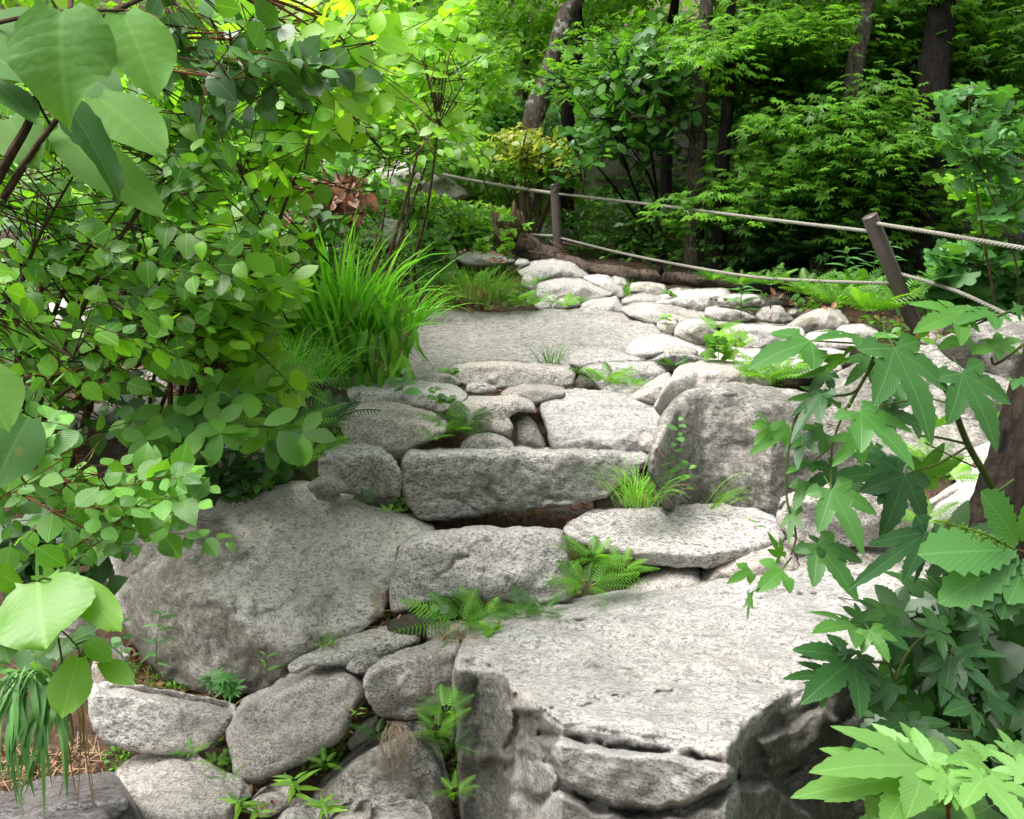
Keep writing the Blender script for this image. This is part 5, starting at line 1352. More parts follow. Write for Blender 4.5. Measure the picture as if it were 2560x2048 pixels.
for i, (fr, x, y, n, ln, d, lab) in enumerate([
    ('E', 1080, 560, 9, .20, 2.86, 'feathery fern under the left half of the cracked step stone'),
    ('E', 1240, 520, 8, .15, 2.85, 'small fern in the middle under the cracked step stone'),
    ('E', 1450, 500, 8, .12, 2.87, 'dark small fern at the lower right of the cracked step stone'),
    ('E', 1580, 490, 8, .11, 2.85, 'low fern right of the dark small fern on soil'),
    ('E', 1840, 330, 14, .17, 2.95, 'dense fern cluster between cracked step and wide grey slab'),
    ('E', 1880, 160, 9, .13, 3.02, 'upper fronds of the cluster right of the cracked step'),
    ('E', 2050, 230, 9, .13, 2.98, 'fern spreading right under the wide grey slab'),
    ('E', 990, 1080, 9, .10, 2.28, 'upper crevice fern left of the foreground slab'),
    ('E', 940, 1190, 8, .085, 2.28, 'lower crevice fern beside the hanging roots'),
    ('E', 1030, 1280, 6, .085, 2.26, 'thin crevice fern hanging beside the dark slab side'),
    ('E', 1050, 1560, 8, .075, 2.2, 'lowest crevice fern beside the foreground slab'),
    ('E', 580, 1220, 7, .07, 2.36, 'tiny dark fern left of the hanging roots'),
    ('E', 270, 1390, 6, .06, 2.42, 'tiny fern under the tilted stone'),
    ('A', 690, 1240, 12, .16, 3.85, 'fern filling the gap right of the hump-backed stone'),
    ('A', 760, 1180, 10, .14, 3.85, 'dark fern touching the irregular brownish stone'),
    ('A', 570, 1280, 6, .11, 3.8, 'pale fern spilling over the low rounded stone'),
    ('A', 1610, 940, 12, .18, 4.4, 'bright feathery fern between squat grey stone and leaning boulder'),
    ('A', 1750, 970, 6, .12, 4.35, 'small fern trailing right of the feathery fern'),
    ('A', 1030, 460, 12, .22, 6.6, 'fern at the right of the shaggy tussock'),
    ('A', 1120, 490, 9, .18, 6.6, 'little fern right on the upper lip of the bedrock'),
    ('A', 1350, 490, 8, .18, 6.7, 'pale fern among the upper trail stones'),
    ('A', 800, 370, 10, .24, 6.6, 'broad-fronded light fern on the round tussock'),
    ('A', 1130, 370, 7, .13, 7.0, 'fern wedged beside the small grey upper stone'),
    ('A', 2000, 850, 7, .12, 4.75, 'fern in the dark hollow under the pale lip'),
    ('B', 620, 690, 14, .19, 4.15, 'bushy fern on top of the brown leaning boulder'),
    ('B', 720, 660, 10, .16, 4.2, 'second bushy fern right behind the square block'),
    ('B', 560, 670, 8, .14, 4.15, 'fern draped over the back edge of the square block'),
    ('B', 330, 395, 7, .18, 5.5, 'curled light fern between two round upper stones'),
    ('B', 450, 490, 7, .14, 5.3, 'faint fern in front of the oblong light stone'),
    ('B', 1560, 1560, 8, .14, 2.9, 'spiky fern in the shade under the lobed leaves'),
    ('B', 1700, 1290, 8, .16, 2.9, 'fern right of the green stalk base'),
    ('B', 1580, 1180, 8, .18, 3.2, 'yellowish fern behind the green stalk'),
    ('C', 1140, 1330, 7, .06, 2.5, 'small fern on the upper edge of the slanting light stone'),
    ('C', 1290, 1390, 8, .055, 2.4, 'small fern in the joint below the oblong stone'),
    ('C', 1370, 1490, 6, .05, 2.35, 'yellowing fern under the tilted stone'),
    ('D', 770, 1058, 6, .07, 3.3, 'bright small fern in the dark gap below the hummocky stone'),
    ('D', 820, 1078, 5, .05, 3.28, 'tiny fern left end of the long step slab'),
    ('G', 1700, 1000, 12, .19, 3.2, 'fern beside the rounded stone tip'),
    ('G', 1850, 960, 12, .20, 3.4, 'deep green fern left of the hump-backed stone'),
    ('G', 1980, 950, 12, .18, 3.55, 'deep green fern touching the hump-backed stone'),
    ('G', 1750, 1220, 10, .17, 3.0, 'fern over the top of the mossy boulder'),
    ('G', 1850, 1130, 10, .15, 3.1, 'light fern between hummocky stone and bank'),
    ('G', 1600, 1150, 8, .15, 3.0, 'dark fern under the oval-leaved shrub'),
    ('G', 1700, 760, 12, .24, 3.5, 'fern among the fine arching grass'),
    ('G', 1500, 900, 10, .22, 3.3, 'fern under the tip of the oval-leaved shrub')]):
    fern(lab, fr, x, y, n, ln, d, T_FERN if (d < 4) else T_FERN_FAR, M_DEEP if 'dark' in lab or 'deep' in lab else M_FERN, seed=i)
for i, (x, y, s, d, lab) in enumerate([(1700, 620, .34, 6.6, 'leftmost of the bright ferns before the leaning post'), (1760, 640, .36, 6.2, 'bright fern between the leaning half-buried stone and the log'),
                                       (1830, 655, .42, 6.0, 'large bright fern left of the leaning post'), (1880, 640, .38, 6.3, 'bright fern touching the leaning post'), (1800, 610, .36, 6.6, 'taller fern behind the large bright fern'),
                                       (1560, 600, .26, 7.2, 'fern below the lower rope near the log tail'), (1500, 590, .22, 7.4, 'little fern on the tail of the log'), (1620, 600, .28, 7.0, 'fern right of the log tail')]):
    fern(lab, 'D', x, y, 24, s * .72, d, T_FERN_FAR, seed=i, rise=1.0, group='bright ferns along the rope')

# ------------------------------------------------------------------ seedlings
SG = 'seedlings sprouting between the stones'
def seedling(label, fr, x, y, tx, ty, n, tpl, size, mat, d=None, seed=0, name='seedling', stem=None, spread=.8):
    rs = np.random.RandomState(seed + int(x * 3 + y))
    b = hit(fr, x, y) if d is None else P(fr, x, y, min(d, hit(fr, x, y, 99).y - .02))
    d = b.y
    t = P(fr, tx, ty, d - .02)
    e = empty(name, b, label, 'seedling', SG)
    c = curve([b, b.lerp(t, .5) + Vector((rs.uniform(-.01, .01), 0, 0)), t], 6)
    tb = Tubes(); tb.add(c, max(.0012, size * .02), max(.0008, size * .012), 5)
    L = Leaves()
    for k in range(n):
        u = .25 + .75 * (k + 1) / n
        p = c[min(len(c) - 1, int(u * (len(c) - 1)))]
        a = k * 2.2 + rs.uniform(-.3, .3)
        dr = (math.cos(a), math.sin(a) - .3, .35 + rs.uniform(-.4, .3))
        L.add(tpl, [p], [dr], [(-.3 * math.cos(a), -.5 - .2 * math.sin(a), .8)], size * .8 * rs.uniform(.7, 1.15) * (.75 + .25 * (u < .9)))
    tb.build('stem', stem or M_STALK, e); L.build('leaves', mat, e)
for i, (fr, x, y, tx, ty, n, tp, s, m, d, lab) in enumerate([
    ('C', 945, 880, 965, 470, 12, T_LANCE, .075, M_BLUE, 2.6, 'tall narrow-leaved seedling in front of the mossy boulder'),
    ('C', 730, 820, 745, 500, 8, T_OVATE, .06, M_BLUE, 2.6, 'seedling with a round top leaf left of the tall narrow one'),
    ('C', 780, 850, 780, 740, 5, T_LANCE, .05, M_MID, 2.6, 'tiny seedling on the leaf litter'),
    ('C', 1370, 990, 1330, 880, 9, T_GERAN, .07, M_BLUE, 2.5, 'palmate-leaved herb between oblong and tilted stones'),
    ('C', 1270, 960, 1280, 860, 4, T_GERAN, .07, M_BLUE, 2.55, 'smaller palmate herb left of the palmate-leaved herb'),
    ('C', 1600, 880, 1590, 740, 5, T_LANCE, .06, M_LIMEBG, 2.6, 'slender sprig against the foot of the mossy boulder'),
    ('C', 1760, 1600, 1760, 1480, 11, T_LANCE, .085, M_LIMEBG, 2.18, 'bushy bamboo-like sprig under the tilted stone'),
    ('C', 1430, 1690, 1420, 1620, 11, T_LANCE, .07, M_LIMEBG, 2.1, 'bamboo-like sprig on the slanting light stone'),
    ('C', 1540, 1740, 1530, 1640, 8, T_LANCE, .06, M_LIMEBG, 2.1, 'pale sprig right of the slanting light stone'),
    ('C', 1930, 1700, 1930, 1620, 12, T_LANCE, .08, M_LIMEBG, 2.1, 'bamboo-like sprig by the small round stone'),
    ('C', 2140, 1130, 2150, 1060, 4, T_LANCE, .045, M_LIMEBG, 2.35, 'small sprig in the joint of the rounded upright stone'),
    ('E', 960, 560, 950, 470, 5, T_ROUND, .05, M_MID, 2.8, 'heart-leaved seedling left of the feathery fern'),
    ('E', 850, 560, 840, 440, 5, T_OVATE, .045, M_MID, 2.8, 'small heart-leaved seedling beside the dark stone'),
    ('E', 1240, 600, 1260, 575, 4, T_OVATE, .06, M_LIMEBG, 2.75, 'lime seedling on the edge of the foreground slab'),
    ('A', 380, 1060, 360, 900, 7, T_OVATE, .10, M_BLUE, 3.95, 'broad-leaved seedling on the flat-topped stone'),
    ('A', 570, 1100, 560, 980, 9, T_OVATE, .06, M_MID, 3.9, 'leafy seedling right of the hump-backed stone'),
    ('A', 640, 1090, 650, 1040, 8, T_OVATE, .06, M_MID, 3.9, 'small bushy seedling above the irregular brownish stone'),
    ('A', 660, 920, 650, 870, 6, T_OVATE, .07, M_MID, 4.5, 'seedling at the left end of the long low step'),
    ('A', 2030, 1620, 2030, 1180, 13, T_OVATE, .06, M_BLUE, 3.45, 'thin upright sapling in front of the big square block'),
    ('A', 2080, 1640, 2090, 1440, 5, T_OVATE, .05, M_MID, 3.4, 'short sapling right of the thin upright one'),
    ('B', 325, 580, 320, 440, 10, T_IVY, .11, M_LIMEBG, 4.7, 'yellow-green lobed seedling above the leaning boulder'),
    ('B', 430, 500, 430, 430, 6, T_IVY, .09, M_LIMEBG, 5.0, 'small lobed seedling behind the yellow-green one'),
    ('B', 870, 620, 880, 560, 8, T_IVY, .09, M_LIMEBG, 4.4, 'bright seedling right of the bushy fern'),
    ('A', 1950, 590, 1950, 540, 6, T_OVATE, .07, M_LIMEBG, 6.0, 'tiny bright seedling on the long pinkish stone'),
    ('A', 1960, 440, 1960, 400, 8, T_OVATE, .09, M_MID, 6.8, 'small seedling beside the broad upper stone'),
    ('A', 1000, 240, 1000, 60, 12, T_IVY, .12, M_LIMEBG, 7.3, 'young maple-like seedling beside the broken log'),
    ('A', 850, 200, 850, 90, 9, T_IVY, .11, M_LIMEBG, 7.6, 'young seedling at the head of the trail'),
    ('A', 950, 260, 940, 180, 8, T_OVATE, .09, M_RUST, 7.0, 'wilted red-brown seedling above the round tussock'),
    ('A', 530, 300, 540, 190, 12, T_GERAN, .14, M_BLUE, 6.8, 'blue-green palmate herb left of the round tussock'),
    ('F', 540, 0, 560, -60, 3, T_LANCE, .05, M_MID, 2.8, 'little weed on the pinkish slab')]):
    seedling(lab, fr, x, y, tx, ty, n, tp, s, m, d, seed=i)
for i, (x, y, h, lab) in enumerate([(1870, 610, .45, 'willow-leaved herb behind the leaning post foot'), (1840, 600, .4, 'willow-leaved herb left of the leaning post'), (1560, 640, .25, 'willow-leaved herb behind the large angular stone'),
                                    (1780, 590, .35, 'willow-leaved herb behind the bright ferns'), (1950, 640, .3, 'willow-leaved herb right of the leaning post')]):
    b = D(x, y + 30, 6.6)
    seedling(lab, 'D', x, y + 30, x + 4, y + 30 - h * 1867 / 6.6, 16, T_LANCE, .18, M_BLUE, 6.6, seed=i)

# hanging roots
e = empty('hanging_roots', P('E', 680, 1150, 2.38), 'bundle of pale bare roots hanging over the triangular stone', 'roots')
tb = Tubes(); rs = np.random.RandomState(8)
for k in range(34):
    x0 = 640 + rs.uniform(-10, 130); x1 = x0 + rs.uniform(-60, 60); x2 = 690 + rs.uniform(-90, 90) ; yb = rs.uniform(1300, 1540)
    tb.add(curve([P('E', 670 + rs.uniform(-30, 60), 1140, 2.42), P('E', x0, 1180 + rs.uniform(0, 50), 2.33), P('E', x1, 1290, 2.3), P('E', x2, yb, 2.31)], 6), .0016, .0006, 4, cap=False)
tb.build('root', bark('root_skin', (.28, .20, .13), (.50, .40, .30), 30), e)
# ------------------------------------------------------------------ posts, ropes, log
M_POST = NT('brown_painted_steel')
_tc = M_POST.n('ShaderNodeTexCoord').outputs['Object']
_c = M_POST.mix(M_POST.ramp(M_POST.noise(_tc, 9, 6, .7), [(.40, 0.0), (.66, 1.0)]), (.085, .062, .062), (.11, .082, .082))
_c = M_POST.mix(M_POST.ramp(M_POST.noise(_tc, 60, 3, .6), [(.68, 0.0), (.72, .8)]), _c, (.25, .22, .2))
M_POST = M_POST.done(M_POST.n('ShaderNodeBsdfPrincipled', Base__Color=_c, Roughness=.36, Normal=M_POST.n('ShaderNodeBump', Strength=.15, Distance=.004, Height=M_POST.noise(_tc, 30, 4)).outputs[0]).outputs[0])
def post(label, x0, y0, x1, y1, r, d0, d1):
    b, t = D(x0, y0, d0), D(x1, y1, d1)
    e = empty('fence_post', b, label, 'post', 'metal posts of the rope fence')
    ax = (t - b).normalized()
    tb = Tubes(); tb.add([b - ax * .15, b, t - ax * .004], r, r, 24, cap=False); tb.build('shaft', M_POST, e)
    tb = Tubes(); tb.add([t - ax * .005, t, t + ax * .006, t + ax * .010], [r * 1.015, r * 1.02, r * .93, r * .5], None, 24); tb.build('cap', M_POST, e)
    return b, t
post('leaning brown steel post at the right end of the trail', 1932, 700, 1831, 456, .050, 6.0, 5.9)
post('upright brown steel post behind the log', 1176, 545, 1168, 390, .046, 8.6, 8.6)
post('farthest steel post hidden among leaves at the left', 727, 400, 722, 346, .045, 11.5, 11.5)

def rope_mat():
    t = NT('weathered_rope')
    tc = t.n('ShaderNodeTexCoord').outputs['Object']
    c = t.mix(t.noise(tc, 60, 4, .7), (.15, .14, .12), (.34, .32, .28))
    return t.done(t.n('ShaderNodeBsdfPrincipled', Base__Color=c, Roughness=.9).outputs[0])
M_ROPE = rope_mat()
def rope(label, pts, r):
    c = curve([D(x, y, d) for x, y, d in pts], 10)
    # resample evenly
    L = [0]
    for a, b in zip(c, c[1:]): L.append(L[-1] + (b - a).length)
    n = int(L[-1] / .012)
    q = []
    j = 0
    for i in range(n + 1):
        s = L[-1] * i / n
        while j < len(c) - 2 and L[j + 1] < s: j += 1
        q.append(c[j].lerp(c[j + 1], (s - L[j]) / max(1e-6, L[j + 1] - L[j])))
    tb = Tubes()
    for k in range(3):
        st = []
        for i, p in enumerate(q):
            t = (q[min(i + 1, n)] - q[max(0, i - 1)]).normalized()
            u = t.cross(Vector((0, 0, 1))).normalized(); v = u.cross(t)
            a = 2 * math.pi * (i * .012 / .085 + k / 3)
            st.append(p + (u * math.cos(a) + v * math.sin(a)) * r * .52)
        tb.add(st, r * .56, r * .56, 6)
    o = tb.build('rope', M_ROPE, None, q[0].copy())
    tag(o, label, 'rope', 'ropes of the trail fence')
rope('upper rope strung between the two brown posts', [(1168, 408, 8.6), (1380, 432, 8.0), (1600, 460, 7.0), (1835, 488, 5.9)], .013)
rope('upper rope running off right from the leaning post', [(1840, 470, 5.9), (2000, 496, 5.2), (2200, 531, 4.6)], .013)
rope('lower rope strung between the two brown posts', [(1174, 500, 8.6), (1330, 538, 8.0), (1560, 580, 7.0), (1720, 592, 6.4), (1890, 597, 5.95)], .0125)
rope('lower rope sagging off right from the leaning post', [(1895, 577, 5.95), (2010, 612, 5.4), (2120, 662, 5.0), (2200, 690, 4.7)], .0125)
rope('upper rope climbing left into the leaves from the upright post', [(1168, 408, 8.6), (1050, 390, 9.4), (940, 369, 10.4), (830, 345, 11.0), (722, 357, 11.5)], .018)
rope('lower rope vanishing left behind the broken log', [(1172, 498, 8.6), (1100, 492, 9.4), (1000, 470, 10.0), (880, 440, 10.8), (725, 390, 11.5)], .016)

e = empty('fallen_log', D(1280, 580, 7.9), 'fallen weathered log with a splintered end lying behind the stones', 'log')
tb = Tubes()
_lc = curve([D(1085, 512, 8.3), D(1120, 524, 8.3), D(1180, 549, 8.15), D(1240, 568, 8.0), D(1320, 578, 7.9), D(1400, 585, 7.8), D(1480, 592, 7.6), D(1560, 604, 7.5)], 7)
tb.add(_lc, [float(np.interp(i / len(_lc), [0, .15, .3, .6, 1], [.10, .10, .075, .055, .045])) for i in range(len(_lc))], None, 14, .55)
tb.build('trunk', M_LOG, e)
tb = Tubes(); rs = np.random.RandomState(4)
for k in range(15):
    a = D(1072 + rs.uniform(-22, 26), 505 + rs.uniform(-22, 22), 8.3 + rs.uniform(-.1, .1))
    h = rs.uniform(.08, .34); q = Vector((rs.uniform(-.10, .06), rs.uniform(-.1, .1), h))
    tb.add([a, a + q * .45 + Vector((rs.uniform(-.03, .03), 0, 0)), a + q * .8, a + q], [.05, .042, .026, .006], None, 7, .8)
for k in range(7):
    a = D(1100 + rs.uniform(0, 90), 505 + rs.uniform(0, 30), 8.1)
    tb.add([a, a + Vector((rs.uniform(.1, .3), 0, -rs.uniform(.03, .12)))], .012, .003, 4, .4)
tb.build('splinters', bark('splintered_wood', (.05, .028, .018), (.22, .14, .10), 14), e)
tb = Tubes(); tb.add([D(1395, 583, 7.8), D(1388, 560, 7.75)], .03, .022, 8, .3); tb.build('branch_stub', M_BARKD, e)
e = empty('fallen_log', D(1700, 640, 7.6), 'dark half-buried log in the shade behind the bright ferns', 'log')
tb = Tubes(); tb.add(curve([D(1480, 600, 8.0), D(1600, 612, 7.8), D(1720, 622, 7.7), D(1830, 640, 7.4)], 6), .05, .07, 10, .6); tb.build('trunk', M_BARKD, e)

# ------------------------------------------------------------------ trees
TG = 'trees of the wood'
def foliage_blob(L, tpl, c, rad, n, size, rs, nrm=(0, -.2, 1), jit=.5, clumps=14, rr=(0, 1)):
    """clumpy crown: leaves gathered in flattened sprays inside an ellipsoid"""
    c = np.array(c); rad = np.array(rad)
    cc = unit(rs.normal(0, 1, (clumps, 3))) * rs.uniform(.35, 1, (clumps, 1)) * rad + c
    k = rs.randint(0, clumps, n)
    p = cc[k] + rs.normal(0, 1, (n, 3)) * rad * np.array([.23, .23, .11])
    L.add(tpl, p, rs.normal(0, 1, (n, 3)) + np.array([0, 0, -.2]), np.array(nrm) + rs.normal(0, jit, (n, 3)), size * rs.uniform(.7, 1.25, n), r=rs.uniform(*rr, n))

def tree(label, pts, r0, r1, mat, crown, tpl=T_MAPLE5, size=.16, lm=None, n=3500, limbs=(), seed=0, name='tree', rad=(2.6, 2.6, 1.6), px_crown=None):
    """pts: trunk as (x, y, depth) traced pixels, then it goes on up to the crown centre (world)"""
    rs = np.random.RandomState(seed)
    P0 = [D(*p) for p in pts]
    if P0[0].z > float(ground_z(P0[0].x, P0[0].y)):
        P0 = [Vector((P0[0].x, P0[0].y, float(ground_z(P0[0].x, P0[0].y)) - .1))] + P0
    C_ = Vector(crown)
    e = empty(name, P0[0], label, 'tree', TG)
    tb = Tubes(); tb.add(curve(P0 + [P0[-1].lerp(C_, .5), C_], 6), r0, r1 * .5, 12, .35)
    tb.build('trunk', mat, e)
    tb = Tubes()
    for lp in limbs: tb.add(curve([D(*p) for p in lp[0]], 6), lp[1], lp[1] * .4, 7, .3)
    for k in range(6):
        a = rs.uniform(0, 6.28); t = C_ + Vector((math.cos(a) * rad[0] * .8, math.sin(a) * rad[1] * .8, rs.uniform(-.2, .6) * rad[2]))
        s = P0[-1].lerp(C_, rs.uniform(.5, .95)); tb.add(curve([s, s.lerp(t, .5) + Vector((0, 0, .25)), t], 4), r1 * .5, r1 * .12, 6, .3)
    L = Leaves()
    foliage_blob(L, tpl, crown, rad, n, size, rs)
    if px_crown:
        for reg, d0, d1, nn, sz, tp, rr in px_crown:
            q = sample_poly('D', reg, max(6, nn // 34), rs); dd = rs.uniform(d0, d1, len(q))
            X, Y, Z = wpt(q[:, 0], q[:, 1], dd); cc = np.stack([X, Y, Z], 1)
            k = rs.randint(0, len(cc), nn)
            cg = rs.rand(len(cc))
            p = cc[k] + rs.normal(0, 1, (nn, 3)) * np.array([.30, .30, .055])
            p[:, 2] -= .10 * ((p[:, :2] - cc[k][:, :2]) ** 2).sum(1)
            L.add(tp, p, rs.normal(0, 1, (nn, 3)) * np.array([1, 1, .25]) + np.array([0, -.35, -.25]), np.array([0, -.35, 1]) + rs.normal(0, .28, (nn, 3)), sz * rs.uniform(.7, 1.25, nn), r=np.clip(rs.uniform(*rr, nn) * .5 + cg[k] * .5 * rr[1], 0, 1))
            for i in range(0, len(cc), 2):
                a = Vector(cc[i]); b = a + Vector((rs.uniform(-.6, .9), rs.uniform(.1, .6), rs.uniform(-.25, .15)))
                tb.add([a, a.lerp(b, .5) + Vector((0, 0, .04)), b], .004, .010, 4, .3, cap=False)
    tb.build('limbs', mat, e)
    L.build('crown', lm or M_MAPLE, e)
    return e

tree('big dark furrowed tree at the right of the shaded wood', [(1905, 600, 7.7), (1930, 420, 7.7), (1960, 230, 7.7), (1985, 0, 7.9)], .20, .15, M_BARKD, (4.6, 8.8, 8.0), seed=1, n=5500, lm=M_MAPLE,
     px_crown=[([(1880, -20), (2180, -20), (2180, 200), (2050, 160), (1900, 200)], 8, 10.5, 2600, .12, T_MAPLE, (0, .5))])
tree('mottled grey tree behind the green maple sprays', [(1722, 600, 7.8), (1745, 420, 7.8), (1785, 330, 7.7), (1800, 150, 7.7), (1825, 0, 7.9)], .10, .085, M_BARK, (3.4, 9.0, 7.2), seed=2, n=5000,
     px_crown=[([(1540, -20), (1900, -20), (1900, 260), (1750, 300), (1600, 250), (1500, 120)], 8.2, 10.5, 3600, .11, T_MAPLE, (0, .55))],
     limbs=[([(1745, 330, 9.0), (1690, 190, 8.9), (1650, 120, 8.8)], .03)])
tree('straight grey tree left of the slim dark tree', [(1462, 480, 8.4), (1470, 300, 8.4), (1480, 120, 8.5), (1490, -20, 8.6)], .10, .075, M_BARK, (2.2, 9.6, 7.4), seed=3, n=2400,
     px_crown=[([(1250, 60), (1480, 60), (1620, 0), (1560, 150), (1480, 200), (1350, 230), (1200, 180)], 8.6, 10, 1700, .10, T_MAPLE, (.1, 1))],
     limbs=[([(1468, 310, 8.4), (1430, 262, 8.2), (1390, 250, 8.1), (1330, 245, 8)], .03), ([(1470, 300, 8.4), (1390, 200, 8.2), (1370, 130, 8)], .025)])
tree('slim dark straight tree between grey tree and maple', [(1515, 440, 8.2), (1525, 300, 8.2), (1536, 170, 8.2), (1545, -20, 8.4)], .07, .055, M_BARKD, (3.0, 9.6, 6.2), seed=4, n=2000)
tree('leaning lichen-spotted tree at the top centre', [(1118, 290, 10.8), (1140, 200, 10.8), (1165, 120, 10.8), (1192, 35, 10.8), (1225, -40, 11)], .14, .12, M_BARKP, (1.4, 11.5, 8.8), seed=5, n=2500, lm=M_LIMEBG,
     limbs=[([(1170, 110, 12), (1150, 160, 12)], .02)])
tree('dark curved tree just right of the lichen-spotted tree', [(1195, 250, 11.2), (1200, 190, 11.2), (1222, 90, 11.2), (1215, 20, 11.2), (1225, -40, 11.2)], .09, .06, M_BARKD, (1.5, 12, 7.2), seed=6, n=2000)
tree('pale peeling forked tree at the top centre', [(1100, 180, 14.5), (1104, 110, 14.5), (1100, 50, 14.5), (1108, -30, 14.7)], .10, .06, M_BARKP, (.4, 14, 8.6), seed=7, n=2000, lm=M_LIMEBG, limbs=[([(1100, 45, 14.5), (1085, 20, 14.4), (1070, -25, 14.4)], .05)])
tree('thin dark tree top seen over the maple leaves', [(1408, 140, 13), (1412, 60, 13), (1425, -20, 13)], .09, .07, M_BARKD, (2.4, 13, 8), seed=8, n=2000)
tree('thin brown tree in the bright leaves at upper left centre', [(735, 200, 11.5), (728, 100, 11.5), (738, -20, 11.6)], .06, .05, M_BARK, (-2.3, 11.5, 8.5), seed=9, n=1200, lm=M_LIMEBG)
rs = np.random.RandomState(77)
for k, (x, d, r, lab) in enumerate([(1620, 15, .12, 'dim tree deep in the wood behind the crooked branch'), (1690, 13, .1, 'dim tree deep in the wood left of the mottled tree'), (2080, 13, .14, 'dim tree behind the right-hand sapling'),
                                    (1340, 18, .12, 'dim tree above the huge dark boulder'), (960, 19, .12, 'distant tree in the bright wood left of the pale forked tree'), (560, 15, .1, 'distant tree behind the left shrubs'), (1870, 14, .1, 'dim tree just left of the big furrowed tree'), (860, 22, .12, 'most distant tree in the bright wood')]):
    g = float(ground_z((x - 1078) / 1867 * d, d))
    X = (x - 1078) / 1867 * d
    e = tree(lab, [(x, 300, d), (x + 10, 100, d), (x + 16, -30, d)], r, r * .7, M_BARKD if x > 1200 else M_BARK, (X, d, g + 7.5 + rs.rand() * 2), seed=20 + k, n=1400, size=.2, tpl=T_MASS, rad=(2.4, 2.4, 2.2))

# maple shrubs/small trees whose sprays fill the right
def maple(label, root, reg, d0, d1, n, size, rr, seed, tpl=T_MAPLE, mat=None, limbs=()):
    rs = np.random.RandomState(seed)
    R = Vector((root[0], root[1], float(ground_z(root[0], root[1]))))
    e = empty('maple', R, label, 'maple', 'young maples at the right')
    L = Leaves(); tb = Tubes()
    nc = max(8, n // 38)
    q = sample_poly('D', reg, nc, rs); dd = rs.uniform(d0, d1, nc)
    X, Y, Z = wpt(q[:, 0], q[:, 1], dd); cc = np.stack([X, Y, Z], 1)
    k = rs.randint(0, nc, n); cg = rs.rand(nc)
    off = rs.normal(0, 1, (n, 3)) * np.array([.24, .24, .035])
    p = cc[k] + off; p[:, 2] -= .35 * (off[:, :2] ** 2).sum(1)
    L.add(tpl, p, off * np.array([1, 1, 0]) * 2 + rs.normal(0, .35, (n, 3)) * np.array([1, 1, .3]) + np.array([-.1, -.3, -.25]), np.array([0, -.45, 1]) + rs.normal(0, .22, (n, 3)), size * rs.uniform(.65, 1.2, n), r=np.clip(rr[0] + (rr[1] - rr[0]) * (.5 * rs.rand(n) + .5 * cg[k]), 0, 1))
    top = Vector(cc[np.argmax(cc[:, 2])])
    tr = curve([R, R.lerp(top, .35) + Vector((.1, .1, 0)), R.lerp(top, .7) + Vector((-.1, 0, .1)), top], 6)
    tb.add(tr, .03, .01, 8, .4); tb.build('trunk', M_BARKD, e)
    tb = Tubes()
    for i in range(nc):
        a = Vector(cc[i]); b = min(tr, key=lambda t: (t - a).length + .5 * abs(t.z - a.z + .2))
        tb.add(curve([b, b.lerp(a, .5) + Vector((rs.uniform(-.05, .05), 0, .08)), a], 3), .008, .003, 4, .3, cap=False)
    for lp in limbs: tb.add(curve([D(*p) for p in lp[0]], 6), lp[1], lp[1] * .5, 7, .3)
    tb.build('limbs', M_BARKD, e)
    L.build('crown', mat or M_MAPLE, e)
maple('young maple with lime-edged layered sprays above the rope', (3.0, 7.6), [(1500, 400), (1560, 350), (1680, 300), (1760, 330), (1860, 360), (1920, 430), (1900, 500), (1760, 490), (1600, 480), (1480, 470)], 7.5, 8.7, 2600, .105, (.1, .95), 31)
maple('young maple with bright flat sprays at the middle right', (3.9, 7.6), [(1600, 250), (1720, 200), (1860, 160), (1990, 240), (2000, 340), (1900, 400), (1760, 330), (1640, 330)], 7.0, 8.4, 2000, .095, (.1, .9), 32,
      limbs=[([(1670, 400, 8.2), (1690, 330, 8.2), (1700, 270, 8.2), (1660, 200, 8.3), (1610, 190, 8.3), (1560, 160, 8.4)], .03), ([(1660, 270, 8.4), (1690, 240, 8.3), (1740, 230, 8.3)], .02)])
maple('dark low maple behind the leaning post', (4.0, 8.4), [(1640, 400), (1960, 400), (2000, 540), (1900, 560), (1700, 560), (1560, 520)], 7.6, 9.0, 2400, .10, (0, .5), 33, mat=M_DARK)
maple('dim maple filling the dark wood above the huge boulder', (2.4, 10.5), [(1500, 160), (1700, 120), (1800, 260), (1760, 420), (1600, 440), (1500, 360)], 9.5, 12.5, 2000, .11, (0, .6), 34, mat=M_MID)
maple('tall maple closing the upper right corner', (5.2, 8.0), [(1850, 0), (2180, 0), (2180, 420), (2020, 420), (1960, 250), (1850, 150)], 7.9, 10.5, 2500, .10, (0, .6), 35, mat=M_MID)
maple('bright maple tips at the upper centre right', (2.5, 9.0), [(1400, 60), (1480, 80), (1560, 60), (1640, 10), (1760, 40), (1700, 130), (1560, 120), (1420, 130)], 7.4, 8.6, 1300, .095, (.4, 1), 36)
T_OAKS = strip_leaf(8, .62, .62, .75, .1, .2, .13)
M_OAK = leafmat('sapling_oak_leaf', (.03, .11, .02), (.10, .26, .04), .42, .4)
shrub('oak_sapling', 'dark-leaved oak sapling hanging over the huge boulder', 'sapling', [Vector((1.6, 9.6, float(ground_z(1.6, 9.6))))],
      [(1225, 60), (1300, 40), (1430, 80), (1450, 200), (1420, 300), (1330, 300), (1230, 330), (1200, 260), (1240, 180)], 7.8, 9.6, 200, T_OAKS, .125, M_OAK, M_BARKD, k=6, tl=.7, seed=41, limbs=4, lr=.02, nrm=(0, -.5, .8), attach=.35)
